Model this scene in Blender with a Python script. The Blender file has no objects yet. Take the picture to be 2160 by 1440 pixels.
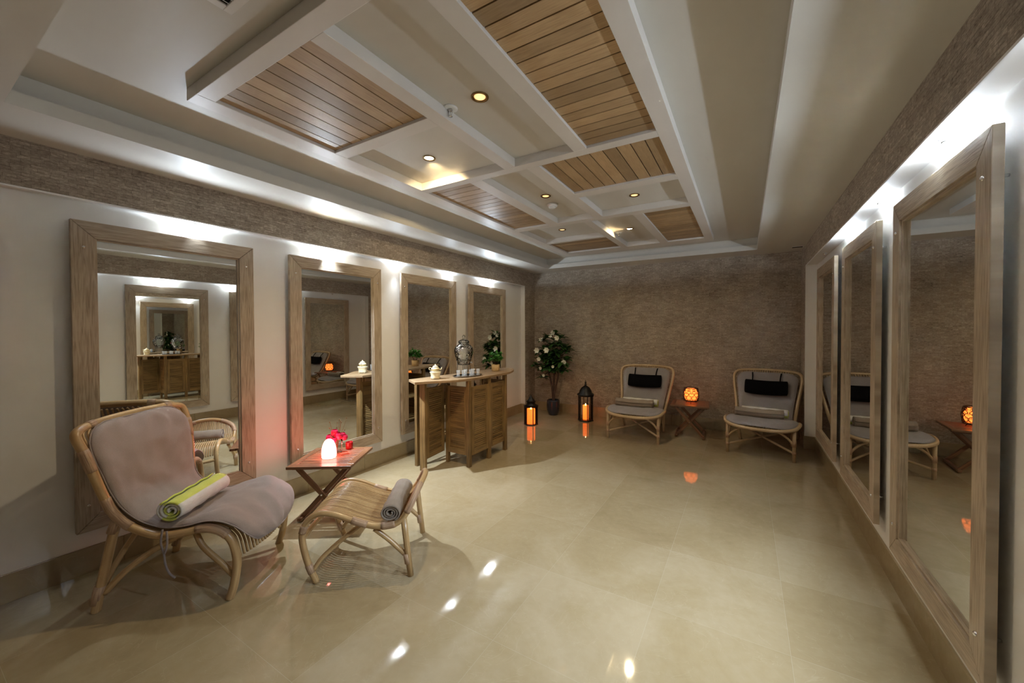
import bpy, math, random
from mathutils import Vector, Matrix, Quaternion, noise as mnoise
random.seed(7)
PI = math.pi
S = bpy.context.scene
COL = S.collection

# ------------------------------------------------------------------ camera, world, exposure
cam_d = bpy.data.cameras.new('camera'); cam = bpy.data.objects.new('camera', cam_d); COL.objects.link(cam)
cam_d.sensor_width = 36.0
cam_d.lens = 805.4 / 2160 * 36
cam_d.shift_x = -(1105.07 - 1080) / 2160
cam_d.shift_y = (708.08 - 720) / 2160
cam_d.clip_start = 0.02
YAW, PITCH, ROLL = 0.5256, -0.0155, -0.0031
fw = Vector((-math.sin(YAW)*math.cos(PITCH), math.cos(YAW)*math.cos(PITCH), math.sin(PITCH)))
rt = Vector((math.cos(YAW), math.sin(YAW), 0)); up = rt.cross(fw)
r2 = rt*math.cos(ROLL) + up*math.sin(ROLL); u2 = -rt*math.sin(ROLL) + up*math.cos(ROLL)
cam.matrix_world = Matrix(((r2.x, u2.x, -fw.x, 0), (r2.y, u2.y, -fw.y, 0), (r2.z, u2.z, -fw.z, 1.5), (0, 0, 0, 1)))
S.camera = cam
w = bpy.data.worlds.new('world'); S.world = w; w.use_nodes = True
w.node_tree.nodes['Background'].inputs[0].default_value = (0.9, 0.95, 1, 1)
w.node_tree.nodes['Background'].inputs[1].default_value = 0.0
S.view_settings.view_transform = 'Standard'; S.view_settings.look = 'None'
S.view_settings.gamma = 1; S.view_settings.use_curve_mapping = False
S.view_settings.exposure = 1.5
cy = S.cycles
cy.max_bounces = 10; cy.diffuse_bounces = 4; cy.glossy_bounces = 7; cy.transmission_bounces = 8; cy.transparent_max_bounces = 8
cy.sample_clamp_indirect = 0; cy.sample_clamp_direct = 0
cy.caustics_reflective = True; cy.caustics_refractive = True; cy.blur_glossy = 0.5
cy.use_denoising = True
cy.use_adaptive_sampling = True; cy.adaptive_threshold = 0.02
try: cy.denoiser = 'OPENIMAGEDENOISE'
except Exception: pass

# ------------------------------------------------------------------ room numbers (metres)
H = 2.556; HC = 2.73; HG = 2.669; ZN = 2.296; ZB = 0.16
XL, XL2, XR, XR2 = -3.451, -3.531, 0.650, 0.762
YF, D = -1.6, 6.355           # wall behind the camera, back wall
NL0, NL1 = -1.0, 5.982        # niche in the left wall
NR0, NR1 = -1.0, 5.90
CX0, CX1, CY0, CY1 = -2.957, 0.130, 0.335, 5.953

# ------------------------------------------------------------------ materials
def mat(name):
    m = bpy.data.materials.new(name); m.use_nodes = True
    nt = m.node_tree; b = nt.nodes['Principled BSDF']
    return m, nt, b
def simple(name, col, rough=0.6, metal=0.0, emit=None, es=0, coat=0, spec=None, sheen=0, trans=0, ior=1.45, noise=0, nscale=20, bump=0):
    m, nt, b = mat(name)
    b.inputs['Base Color'].default_value = (*col, 1); b.inputs['Roughness'].default_value = rough
    b.inputs['Metallic'].default_value = metal; b.inputs['IOR'].default_value = ior
    b.inputs['Coat Weight'].default_value = coat
    b.inputs['Transmission Weight'].default_value = trans
    if sheen: b.inputs['Sheen Weight'].default_value = sheen
    if spec is not None: b.inputs['Specular IOR Level'].default_value = spec
    if emit: b.inputs['Emission Color'].default_value = (*emit, 1); b.inputs['Emission Strength'].default_value = es
    if noise or bump:
        tc = nt.nodes.new('ShaderNodeTexCoord'); n = nt.nodes.new('ShaderNodeTexNoise')
        n.inputs['Scale'].default_value = nscale; n.inputs['Detail'].default_value = 5
        nt.links.new(tc.outputs['Object'], n.inputs['Vector'])
        if noise:
            mx = nt.nodes.new('ShaderNodeMix'); mx.data_type = 'RGBA'
            mx.inputs['A'].default_value = (*[c*(1-noise) for c in col], 1); mx.inputs['B'].default_value = (*[min(1, c*(1+noise)) for c in col], 1)
            nt.links.new(n.outputs['Fac'], mx.inputs['Factor']); nt.links.new(mx.outputs['Result'], b.inputs['Base Color'])
        if bump:
            bp = nt.nodes.new('ShaderNodeBump'); bp.inputs['Strength'].default_value = bump; bp.inputs['Distance'].default_value = 0.01
            nt.links.new(n.outputs['Fac'], bp.inputs['Height']); nt.links.new(bp.outputs['Normal'], b.inputs['Normal'])
    return m
def ramp(nt, stops):
    r = nt.nodes.new('ShaderNodeValToRGB'); cr = r.color_ramp
    while len(cr.elements) > 1: cr.elements.remove(cr.elements[-1])
    cr.elements[0].position = stops[0][0]; cr.elements[0].color = (*stops[0][1], 1)
    for p, c in stops[1:]:
        e = cr.elements.new(p); e.color = (*c, 1)
    return r
def wood(name, dark, light, rough=0.5, gs=1.0, coat=0, bump=0.15, vary=0.0):
    # grain follows the V direction of the UVs (metres)
    m, nt, b = mat(name)
    tc = nt.nodes.new('ShaderNodeTexCoord'); mp = nt.nodes.new('ShaderNodeMapping')
    mp.inputs['Scale'].default_value = (90*gs, 4*gs, 1)
    nt.links.new(tc.outputs['UV'], mp.inputs['Vector'])
    n = nt.nodes.new('ShaderNodeTexNoise'); n.inputs['Scale'].default_value = 1.0; n.inputs['Detail'].default_value = 4; n.inputs['Distortion'].default_value = 0.6
    nt.links.new(mp.outputs['Vector'], n.inputs['Vector'])
    n2 = nt.nodes.new('ShaderNodeTexNoise'); n2.inputs['Scale'].default_value = 5
    nt.links.new(tc.outputs['UV'], n2.inputs['Vector'])
    ad = nt.nodes.new('ShaderNodeMath'); ad.operation = 'MULTIPLY_ADD'; ad.inputs[1].default_value = 0.35
    nt.links.new(n2.outputs['Fac'], ad.inputs[0]); nt.links.new(n.outputs['Fac'], ad.inputs[2])
    r = ramp(nt, [(0.48, dark), (0.78, light)])
    nt.links.new(ad.outputs[0], r.inputs['Fac'])
    last = r.outputs['Color']
    if vary:
        at = nt.nodes.new('ShaderNodeAttribute'); at.attribute_name = 'tone'
        hs = nt.nodes.new('ShaderNodeHueSaturation')
        mr = nt.nodes.new('ShaderNodeMapRange'); mr.inputs['To Min'].default_value = 1-vary; mr.inputs['To Max'].default_value = 1+vary
        nt.links.new(at.outputs['Fac'], mr.inputs['Value']); nt.links.new(mr.outputs['Result'], hs.inputs['Value'])
        nt.links.new(last, hs.inputs['Color']); last = hs.outputs['Color']
    nt.links.new(last, b.inputs['Base Color'])
    b.inputs['Roughness'].default_value = rough; b.inputs['Coat Weight'].default_value = coat; b.inputs['Coat Roughness'].default_value = 0.15
    bp = nt.nodes.new('ShaderNodeBump'); bp.inputs['Strength'].default_value = bump; bp.inputs['Distance'].default_value = 0.004
    nt.links.new(n.outputs['Fac'], bp.inputs['Height']); nt.links.new(bp.outputs['Normal'], b.inputs['Normal'])
    return m
def stone():
    m, nt, b = mat('split_face_travertine')
    tc = nt.nodes.new('ShaderNodeTexCoord')
    br = nt.nodes.new('ShaderNodeTexBrick'); br.offset = 0.5; br.offset_frequency = 2; br.squash = 0.7; br.squash_frequency = 3
    br.inputs['Scale'].default_value = 1.0; br.inputs['Brick Width'].default_value = 0.068; br.inputs['Row Height'].default_value = 0.019
    br.inputs['Mortar Size'].default_value = 0.0007; br.inputs['Mortar Smooth'].default_value = 0.3; br.inputs['Bias'].default_value = 0.0
    br.inputs['Color1'].default_value = (0, 0, 0, 1); br.inputs['Color2'].default_value = (1, 1, 1, 1); br.inputs['Mortar'].default_value = (0, 0, 0, 1)
    nt.links.new(tc.outputs['UV'], br.inputs['Vector'])
    no = nt.nodes.new('ShaderNodeTexNoise'); no.inputs['Scale'].default_value = 42; no.inputs['Detail'].default_value = 8; no.inputs['Roughness'].default_value = 0.75
    mp = nt.nodes.new('ShaderNodeMapping'); mp.inputs['Scale'].default_value = (1, 2.5, 1)
    nt.links.new(tc.outputs['UV'], mp.inputs['Vector']); nt.links.new(mp.outputs['Vector'], no.inputs['Vector'])
    big = nt.nodes.new('ShaderNodeTexNoise'); big.inputs['Scale'].default_value = 3.5; big.inputs['Detail'].default_value = 3
    nt.links.new(tc.outputs['UV'], big.inputs['Vector'])
    s1 = nt.nodes.new('ShaderNodeSeparateColor'); nt.links.new(br.outputs['Color'], s1.inputs['Color'])
    a = nt.nodes.new('ShaderNodeMath'); a.operation = 'MULTIPLY_ADD'; a.inputs[1].default_value = 0.13
    nt.links.new(s1.outputs['Red'], a.inputs[0]); nt.links.new(no.outputs['Fac'], a.inputs[2])
    a2 = nt.nodes.new('ShaderNodeMath'); a2.operation = 'MULTIPLY_ADD'; a2.inputs[1].default_value = 0.25
    nt.links.new(big.outputs['Fac'], a2.inputs[0]); nt.links.new(a.outputs[0], a2.inputs[2])
    r = ramp(nt, [(0.47, (0.09, 0.065, 0.045)), (0.57, (0.30, 0.24, 0.18)), (0.74, (0.46, 0.38, 0.29)), (0.92, (0.74, 0.65, 0.53))])
    nt.links.new(a2.outputs[0], r.inputs['Fac'])
    mx = nt.nodes.new('ShaderNodeMix'); mx.data_type = 'RGBA'; mx.inputs['B'].default_value = (0.085, 0.062, 0.045, 1)
    mf = nt.nodes.new('ShaderNodeMath'); mf.operation = 'MULTIPLY'; mf.inputs[1].default_value = 0.6
    nt.links.new(br.outputs['Fac'], mf.inputs[0]); nt.links.new(mf.outputs[0], mx.inputs['Factor']); nt.links.new(r.outputs['Color'], mx.inputs['A'])
    nt.links.new(mx.outputs['Result'], b.inputs['Base Color'])
    b.inputs['Roughness'].default_value = 0.8
    hm = nt.nodes.new('ShaderNodeMath'); hm.operation = 'SUBTRACT'
    nt.links.new(a.outputs[0], hm.inputs[0]); nt.links.new(br.outputs['Fac'], hm.inputs[1])
    bp = nt.nodes.new('ShaderNodeBump'); bp.inputs['Strength'].default_value = 1.0; bp.inputs['Distance'].default_value = 0.010
    nt.links.new(hm.outputs[0], bp.inputs['Height']); nt.links.new(bp.outputs['Normal'], b.inputs['Normal'])
    return m
def marble(name, floor=True):
    m, nt, b = mat(name)
    tc = nt.nodes.new('ShaderNodeTexCoord')
    n1 = nt.nodes.new('ShaderNodeTexNoise'); n1.inputs['Scale'].default_value = 1.6; n1.inputs['Detail'].default_value = 8; n1.inputs['Roughness'].default_value = 0.62; n1.inputs['Distortion'].default_value = 0.8
    n2 = nt.nodes.new('ShaderNodeTexNoise'); n2.inputs['Scale'].default_value = 22; n2.inputs['Detail'].default_value = 5
    nt.links.new(tc.outputs['Object'], n1.inputs['Vector']); nt.links.new(tc.outputs['Object'], n2.inputs['Vector'])
    ad = nt.nodes.new('ShaderNodeMath'); ad.operation = 'MULTIPLY_ADD'; ad.inputs[1].default_value = 0.25
    nt.links.new(n2.outputs['Fac'], ad.inputs[0]); nt.links.new(n1.outputs['Fac'], ad.inputs[2])
    last = ad.outputs[0]
    if floor:
        mp = nt.nodes.new('ShaderNodeMapping'); mp.inputs['Location'].default_value = (0.43, -2.11+0.61*6, 0)
        nt.links.new(tc.outputs['Object'], mp.inputs['Vector'])
        br = nt.nodes.new('ShaderNodeTexBrick'); br.offset = 0.0; br.squash = 1
        br.inputs['Scale'].default_value = 1; br.inputs['Brick Width'].default_value = 0.619; br.inputs['Row Height'].default_value = 0.610
        br.inputs['Mortar Size'].default_value = 0.0011; br.inputs['Mortar Smooth'].default_value = 0.4
        br.inputs['Color1'].default_value = (0, 0, 0, 1); br.inputs['Color2'].default_value = (1, 1, 1, 1); br.inputs['Mortar'].default_value = (0.5, 0.5, 0.5, 1)
        nt.links.new(mp.outputs['Vector'], br.inputs['Vector'])
        sp = nt.nodes.new('ShaderNodeSeparateColor'); nt.links.new(br.outputs['Color'], sp.inputs['Color'])
        a3 = nt.nodes.new('ShaderNodeMath'); a3.operation = 'MULTIPLY_ADD'; a3.inputs[1].default_value = 0.24
        nt.links.new(sp.outputs['Red'], a3.inputs[0]); nt.links.new(last, a3.inputs[2]); last = a3.outputs[0]
    r = ramp(nt, [(0.40, (0.262, 0.195, 0.102)), (0.66, (0.322, 0.250, 0.138)), (0.95, (0.385, 0.312, 0.195))])
    nt.links.new(last, r.inputs['Fac']); colr = r.outputs['Color']
    # thin pale veins
    vn = nt.nodes.new('ShaderNodeTexNoise'); vn.inputs['Scale'].default_value = 3.1; vn.inputs['Detail'].default_value = 4; vn.inputs['Distortion'].default_value = 2.2
    nt.links.new(tc.outputs['Object'], vn.inputs['Vector'])
    vr = ramp(nt, [(0.492, (0, 0, 0)), (0.5, (0.13, 0.13, 0.13)), (0.508, (0, 0, 0))]); nt.links.new(vn.outputs['Fac'], vr.inputs['Fac'])
    mv = nt.nodes.new('ShaderNodeMix'); mv.data_type = 'RGBA'; mv.inputs['B'].default_value = (0.55, 0.48, 0.34, 1)
    nt.links.new(vr.outputs['Color'], mv.inputs['Factor']); nt.links.new(colr, mv.inputs['A']); colr = mv.outputs['Result']
    if floor:
        mj = nt.nodes.new('ShaderNodeMix'); mj.data_type = 'RGBA'; mj.inputs['B'].default_value = (0.5, 0.46, 0.36, 1)
        fj = nt.nodes.new('ShaderNodeMath'); fj.operation = 'MULTIPLY'; fj.inputs[1].default_value = 0.42
        nt.links.new(br.outputs['Fac'], fj.inputs[0]); nt.links.new(fj.outputs[0], mj.inputs['Factor']); nt.links.new(colr, mj.inputs['A']); colr = mj.outputs['Result']
    nt.links.new(colr, b.inputs['Base Color'])
    b.inputs['Roughness'].default_value = 0.045 if floor else 0.25
    b.inputs['Specular IOR Level'].default_value = 0.95
    if floor:
        bn = nt.nodes.new('ShaderNodeTexNoise'); bn.inputs['Scale'].default_value = 5.0
        nt.links.new(tc.outputs['Object'], bn.inputs['Vector'])
        bp = nt.nodes.new('ShaderNodeBump'); bp.inputs['Strength'].default_value = 0.03; bp.inputs['Distance'].default_value = 0.01
        nt.links.new(bn.outputs['Fac'], bp.inputs['Height']); nt.links.new(bp.outputs['Normal'], b.inputs['Normal'])
    return m
def cloth(name, col, rough=0.9, scale=350, bump=0.25, sheen=0.2, var=0.12):
    m, nt, b = mat(name)
    tc = nt.nodes.new('ShaderNodeTexCoord')
    n = nt.nodes.new('ShaderNodeTexNoise'); n.inputs['Scale'].default_value = scale; n.inputs['Detail'].default_value = 2
    n2 = nt.nodes.new('ShaderNodeTexNoise'); n2.inputs['Scale'].default_value = 9; n2.inputs['Detail'].default_value = 4
    nt.links.new(tc.outputs['Object'], n.inputs['Vector']); nt.links.new(tc.outputs['Object'], n2.inputs['Vector'])
    ad = nt.nodes.new('ShaderNodeMath'); ad.operation = 'MULTIPLY_ADD'; ad.inputs[1].default_value = 0.5
    nt.links.new(n2.outputs['Fac'], ad.inputs[0]); nt.links.new(n.outputs['Fac'], ad.inputs[2])
    r = ramp(nt, [(0.5, tuple(c*(1-var) for c in col)), (1.0, tuple(min(1, c*(1+var)) for c in col))])
    nt.links.new(ad.outputs[0], r.inputs['Fac']); nt.links.new(r.outputs['Color'], b.inputs['Base Color'])
    b.inputs['Roughness'].default_value = rough; b.inputs['Sheen Weight'].default_value = sheen
    bp = nt.nodes.new('ShaderNodeBump'); bp.inputs['Strength'].default_value = bump; bp.inputs['Distance'].default_value = 0.003
    nt.links.new(n.outputs['Fac'], bp.inputs['Height']); nt.links.new(bp.outputs['Normal'], b.inputs['Normal'])
    return m
def striped():
    m, nt, b = mat('striped_terry')
    uv = nt.nodes.new('ShaderNodeTexCoord'); sp = nt.nodes.new('ShaderNodeSeparateXYZ'); nt.links.new(uv.outputs['UV'], sp.inputs[0])
    k = nt.nodes.new('ShaderNodeMath'); k.operation = 'MULTIPLY'; k.inputs[1].default_value = 1/0.17
    nt.links.new(sp.outputs['X'], k.inputs[0])
    f = nt.nodes.new('ShaderNodeMath'); f.operation = 'FRACT'; nt.links.new(k.outputs[0], f.inputs[0])
    r = ramp(nt, [(0, (0.72, 0.72, 0.70)), (0.50, (0.72, 0.72, 0.70)), (0.53, (0.62, 0.68, 0.12)), (0.97, (0.62, 0.68, 0.12)), (1.0, (0.72, 0.72, 0.70))])
    nt.links.new(f.outputs[0], r.inputs['Fac']); nt.links.new(r.outputs['Color'], b.inputs['Base Color'])
    b.inputs['Roughness'].default_value = 0.95; b.inputs['Sheen Weight'].default_value = 0.3
    n = nt.nodes.new('ShaderNodeTexNoise'); n.inputs['Scale'].default_value = 300; nt.links.new(uv.outputs['Object'], n.inputs['Vector'])
    bp = nt.nodes.new('ShaderNodeBump'); bp.inputs['Strength'].default_value = 0.5; bp.inputs['Distance'].default_value = 0.003
    nt.links.new(n.outputs['Fac'], bp.inputs['Height']); nt.links.new(bp.outputs['Normal'], b.inputs['Normal'])
    return m
M = dict(
    plaster=simple('wall_paint', (0.76, 0.74, 0.70), 0.55, noise=0.03, nscale=3),
    ceil=simple('ceiling_paint', (0.62, 0.595, 0.53), 0.5, noise=0.03, nscale=2),
    beam=simple('beam_paint', (0.68, 0.64, 0.58), 0.45, noise=0.03, nscale=4),
    stone=stone(), floor=marble('polished_beige_marble'), base=marble('marble_skirting', False),
    oak=wood('limed_oak', (0.27, 0.205, 0.14), (0.45, 0.365, 0.265), 0.5, 1.7, bump=0.25),
    slat=wood('ceiling_slat_wood', (0.33, 0.215, 0.105), (0.44, 0.30, 0.155), 0.42, 2.4, bump=0.05, vary=0.25),
    dark=simple('slat_gap', (0.03, 0.02, 0.012), 0.9),
    teak=wood('teak', (0.105, 0.058, 0.018), (0.265, 0.16, 0.056), 0.5, 0.8, vary=0.15),
    teaktop=wood('weathered_teak_top', (0.165, 0.10, 0.048), (0.33, 0.222, 0.12), 0.5, 0.7, vary=0.12),
    redwood=wood('oiled_eucalyptus', (0.10, 0.042, 0.018), (0.24, 0.115, 0.05), 0.3, 0.8, coat=0.3, vary=0.15),
    rattan=wood('rattan_pole', (0.31, 0.18, 0.07), (0.54, 0.36, 0.165), 0.35, 0.5, coat=0.25, bump=0.08),
    rattan2=wood('pale_rattan', (0.34, 0.235, 0.12), (0.54, 0.40, 0.235), 0.4, 0.5, coat=0.15, bump=0.08),
    bind=wood('rattan_binding', (0.26, 0.15, 0.085), (0.50, 0.34, 0.21), 0.5, 2.0, bump=0.4),
    mirror=simple('mirror_glass', (0.86, 0.88, 0.87), 0.0, 1.0),
    chrome=simple('chrome', (0.8, 0.8, 0.8), 0.15, 1.0),
    brass=simple('antique_brass', (0.30, 0.20, 0.09), 0.25, 1.0),
    iron=simple('black_iron', (0.02, 0.018, 0.016), 0.4, 0.6),
    greycloth=cloth('taupe_canvas', (0.31, 0.25, 0.225)),
    greycloth2=cloth('grey_canvas', (0.27, 0.25, 0.25)),
    tie=cloth('cloth_tie', (0.25, 0.21, 0.2)),
    towel=cloth('taupe_terry', (0.27, 0.22, 0.17), bump=0.6, scale=260),
    blackcloth=cloth('black_fabric', (0.0025, 0.0025, 0.003), sheen=0.0),
    stripe=striped(),
    glass=simple('clear_glass', (1, 1, 1), 0.0, trans=1.0, ior=1.45),
    white=simple('white_plastic', (0.75, 0.74, 0.71), 0.35),
    blackhole=simple('dark_void', (0.01, 0.01, 0.01), 0.8),
    navy=simple('navy_glazed_pot', (0.02, 0.025, 0.04), 0.15, coat=0.5),
    leaf=simple('leaf_green', (0.035, 0.10, 0.022), 0.35, noise=0.45, nscale=6),
    leaf2=simple('bright_leaf', (0.05, 0.22, 0.025), 0.45, noise=0.4, nscale=14),
    bark=simple('bark', (0.07, 0.04, 0.03), 0.8, noise=0.4, nscale=30, bump=0.5),
    petal=simple('white_petal', (0.75, 0.75, 0.66), 0.6),
    yolk=simple('flower_eye', (0.6, 0.5, 0.12), 0.6),
    rose=simple('red_petal', (0.62, 0.02, 0.10), 0.45),
    twig=simple('dry_twig', (0.18, 0.10, 0.03), 0.8),
    redglass=simple('red_glass', (0.35, 0.01, 0.015), 0.08, coat=0.5),
    ivory=simple('ivory_ceramic', (0.70, 0.62, 0.42), 0.2, coat=0.5, noise=0.15, nscale=40),
    gold=simple('gold_trim', (0.7, 0.5, 0.18), 0.25, 1.0),
    tumbler=simple('glass_tumbler', (0.80, 0.84, 0.86), 0.06, spec=1.0),
    cutglass=simple('cut_glass', (1, 1, 1), 0.02, trans=0.9, ior=1.5),
    silver=simple('silver_tray', (0.35, 0.36, 0.38), 0.12, 1.0),
    bamboo=wood('bamboo_pot', (0.36, 0.22, 0.09), (0.62, 0.44, 0.22), 0.4, 0.8),
    lampshell=simple('lit_shell', (0.9, 0.85, 0.8), 0.4, emit=(1.0, 0.13, 0.11), es=9),
    candle=simple('lit_wax', (0.9, 0.45, 0.15), 0.5, emit=(1.0, 0.12, 0.012), es=0.85),
    flame=simple('candle_flame', (1, 0.7, 0.3), 0.5, emit=(1.0, 0.5, 0.15), es=20),
    lampcore=simple('lit_core', (1, 0.6, 0.2), 0.5, emit=(1.0, 0.16, 0.022), es=1.15),
    bulbw=simple('lit_cool_bulb', (1, 1, 1), 0.4, emit=(0.92, 0.96, 1.0), es=60),
    bulby=simple('lit_warm_bulb', (1, 1, 1), 0.4, emit=(1.0, 0.82, 0.5), es=60),
    bulbdim=simple('dim_warm_bulb', (1, 0.9, 0.7), 0.3, emit=(1.0, 0.60, 0.24), es=0.5),
    bulboff=simple('unlit_bulb', (0.5, 0.48, 0.44), 0.15, 0.6),
)

def facets(m, scale):
    nt = m.node_tree; b = nt.nodes['Principled BSDF']; tc = nt.nodes.new('ShaderNodeTexCoord'); v = nt.nodes.new('ShaderNodeTexVoronoi')
    v.inputs['Scale'].default_value = scale; bp = nt.nodes.new('ShaderNodeBump'); bp.inputs['Strength'].default_value = 0.55; bp.inputs['Distance'].default_value = 0.012
    nt.links.new(tc.outputs['Object'], v.inputs['Vector']); nt.links.new(v.outputs['Distance'], bp.inputs['Height']); nt.links.new(bp.outputs['Normal'], b.inputs['Normal'])
M['blackcloth'].node_tree.nodes['Principled BSDF'].inputs['Specular IOR Level'].default_value = 0.08
facets(M['cutglass'], 34)
def thin_glass(m, clear, bump_from=None):
    # thin clear glass: mostly see-through with a bright surface reflection
    nt = m.node_tree; b = nt.nodes['Principled BSDF']; out = [n for n in nt.nodes if n.type == 'OUTPUT_MATERIAL'][0]
    tr = nt.nodes.new('ShaderNodeBsdfTransparent'); tr.inputs[0].default_value = (.95, .97, .97, 1)
    gl = nt.nodes.new('ShaderNodeBsdfGlossy'); gl.inputs['Roughness'].default_value = 0.03; gl.inputs['Color'].default_value = (1, 1, 1, 1)
    fr = nt.nodes.new('ShaderNodeLayerWeight'); fr.inputs['Blend'].default_value = clear
    mx = nt.nodes.new('ShaderNodeMixShader')
    nt.links.new(fr.outputs['Fresnel'], mx.inputs[0]); nt.links.new(tr.outputs[0], mx.inputs[1]); nt.links.new(gl.outputs[0], mx.inputs[2])
    nt.links.new(mx.outputs[0], out.inputs['Surface'])
    if b.inputs['Normal'].is_linked:
        src = b.inputs['Normal'].links[0].from_socket; nt.links.new(src, gl.inputs['Normal']); nt.links.new(src, fr.inputs['Normal'])
M['tumbler'].node_tree.nodes['Principled BSDF'].inputs['Alpha'].default_value = 0.16
thin_glass(M['glass'], .07); thin_glass(M['cutglass'], .40)

# ------------------------------------------------------------------ mesh builder
class MB:
    def __init__(s): s.v = []; s.f = []; s.uv = []; s.mi = []; s.tone = []; s.sm = []
    def add(s, vs, fs, uvs, mi=0, tone=None, smooth=False):
        o = len(s.v); s.v += [tuple(v) for v in vs]; t = random.random() if tone is None else tone
        for f, u in zip(fs, uvs):
            s.f.append([i+o for i in f]); s.uv.append(u); s.mi.append(mi); s.tone.append(t); s.sm.append(smooth)
    def box(s, c, d, R=None, grain=None, mi=0, tone=None):
        c = Vector(c); h = [x/2 for x in d]
        if grain is None: grain = max(range(3), key=lambda i: d[i])
        off = (random.random()*3, random.random()*3)
        L = [Vector((x*h[0], y*h[1], z*h[2])) for x in (-1, 1) for y in (-1, 1) for z in (-1, 1)]
        F = [(0, 1, 3, 2), (4, 6, 7, 5), (0, 4, 5, 1), (2, 3, 7, 6), (0, 2, 6, 4), (1, 5, 7, 3)]; ax = [0, 0, 1, 1, 2, 2]
        uvs = []
        for f, a in zip(F, ax):
            rest = [i for i in range(3) if i != a]
            if grain in rest: va = grain; ua = [i for i in rest if i != grain][0]
            else: ua, va = rest
            uvs.append([(L[i][ua]+off[0], L[i][va]+off[1]) for i in f])
        vs = [(R @ l if R else l) + c for l in L]
        s.add(vs, F, uvs, mi, tone)
    def quad(s, pts, mi=0, uv=None, tone=None):
        p = [Vector(q) for q in pts]
        if uv is None:
            uv = []
            n = (p[1]-p[0]).cross(p[2]-p[0]); a = max(range(3), key=lambda i: abs(n[i]))
            for q in p:
                uv.append((q.y, q.z) if a == 0 else (q.x, q.z) if a == 1 else (q.x, q.y))
        s.add(p, [tuple(range(len(p)))], [uv], mi, tone)
    def poly_prism(s, pts, z0, z1, mi=0, grain=None):
        n = len(pts); off = random.random()
        vs = [(x, y, z0) for x, y in pts] + [(x, y, z1) for x, y in pts]
        fs = [tuple(range(n-1, -1, -1)), tuple(range(n, 2*n))]
        uvs = [[(pts[i][0], pts[i][1]) for i in range(n-1, -1, -1)], [(pts[i][0], pts[i][1]) for i in range(n)]]
        L = 0
        for i in range(n):
            j = (i+1) % n; d = math.dist(pts[i], pts[j])
            fs.append((i, j, n+j, n+i)); uvs.append([(z0, L), (z0, L+d), (z1, L+d), (z1, L)]); L += d
        s.add(vs, fs, uvs, mi)
    def tube(s, path, r, n=10, closed=False, mi=0, cap=True, tone=None):
        P = [Vector(p) for p in path]; m = len(P)
        R = r if callable(r) else (lambda t: r)
        vs = []; L = [0.0]
        for i in range(1, m): L.append(L[-1]+(P[i]-P[i-1]).length)
        tot = L[-1] or 1
        prev = None
        for i in range(m):
            if closed: t = (P[(i+1) % m]-P[i-1]).normalized()
            else: t = (P[min(i+1, m-1)]-P[max(i-1, 0)]).normalized()
            if prev is None:
                a = Vector((0, 0, 1)) if abs(t.z) < 0.9 else Vector((1, 0, 0)); u = t.cross(a).normalized()
            else: u = (prev - t*prev.dot(t)).normalized()
            prev = u; v = t.cross(u); rr = R(L[i]/tot)
            for k in range(n):
                a = 2*PI*k/n; vs.append(P[i]+u*(rr*math.cos(a))+v*(rr*math.sin(a)))
        fs = []; uvs = []; off = random.random()*5; rb = R(0.5)
        seg = m if closed else m-1
        for i in range(seg):
            j = (i+1) % m; l1 = L[i]+off; l2 = (L[j] if j else L[-1]+(P[0]-P[-1]).length)+off
            for k in range(n):
                k2 = (k+1) % n; c1 = 2*PI*rb*k/n; c2 = 2*PI*rb*(k+1)/n
                fs.append((i*n+k, i*n+k2, j*n+k2, j*n+k)); uvs.append([(c1, l1), (c2, l1), (c2, l2), (c1, l2)])
        if cap and not closed:
            fs.append(tuple(range(n-1, -1, -1))); uvs.append([(0.01*k, off) for k in range(n)])
            fs.append(tuple((m-1)*n+k for k in range(n))); uvs.append([(0.01*k, off) for k in range(n)])
        s.add(vs, fs, uvs, mi, tone, True)
    def lathe(s, prof, c=(0, 0, 0), n=24, mi=0, lobes=0, amp=0, closed=False):
        vs = []; fs = []; uvs = []
        for (r, z) in prof:
            for k in range(n):
                a = 2*PI*k/n; rr = r*(1+amp*math.cos(lobes*a)) if lobes else r
                vs.append((c[0]+rr*math.cos(a), c[1]+rr*math.sin(a), c[2]+z))
        m = len(prof)
        for i in range(m if closed else m-1):
            j = (i+1) % m
            for k in range(n):
                k2 = (k+1) % n
                fs.append((i*n+k, i*n+k2, j*n+k2, j*n+k))
                uvs.append([(k/n*.3, prof[i][1]), ((k+1)/n*.3, prof[i][1]), ((k+1)/n*.3, prof[j][1]), (k/n*.3, prof[j][1])])
        if not closed:
            if prof[0][0] > 1e-5: fs.append(tuple(range(n-1, -1, -1))); uvs.append([(0, 0)]*n)
            if prof[-1][0] > 1e-5: fs.append(tuple((m-1)*n+k for k in range(n))); uvs.append([(0, 0)]*n)
        s.add(vs, fs, uvs, mi, None, True)
    def grid(s, fn, nu, nv, mi=0, th=0.0):
        vs = []; top = [[None]*(nv+1) for _ in range(nu+1)]
        for i in range(nu+1):
            for j in range(nv+1):
                top[i][j] = len(vs); vs.append(Vector(fn(i/nu, j/nv)))
        fs = []; uvs = []
        q = lambda i, j: (i/nu*.6, j/nv*1.2)
        for i in range(nu):
            for j in range(nv):
                fs.append((top[i][j], top[i+1][j], top[i+1][j+1], top[i][j+1])); uvs.append([q(i, j), q(i+1, j), q(i+1, j+1), q(i, j+1)])
        s.add(vs, fs, uvs, mi, None, True)
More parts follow.
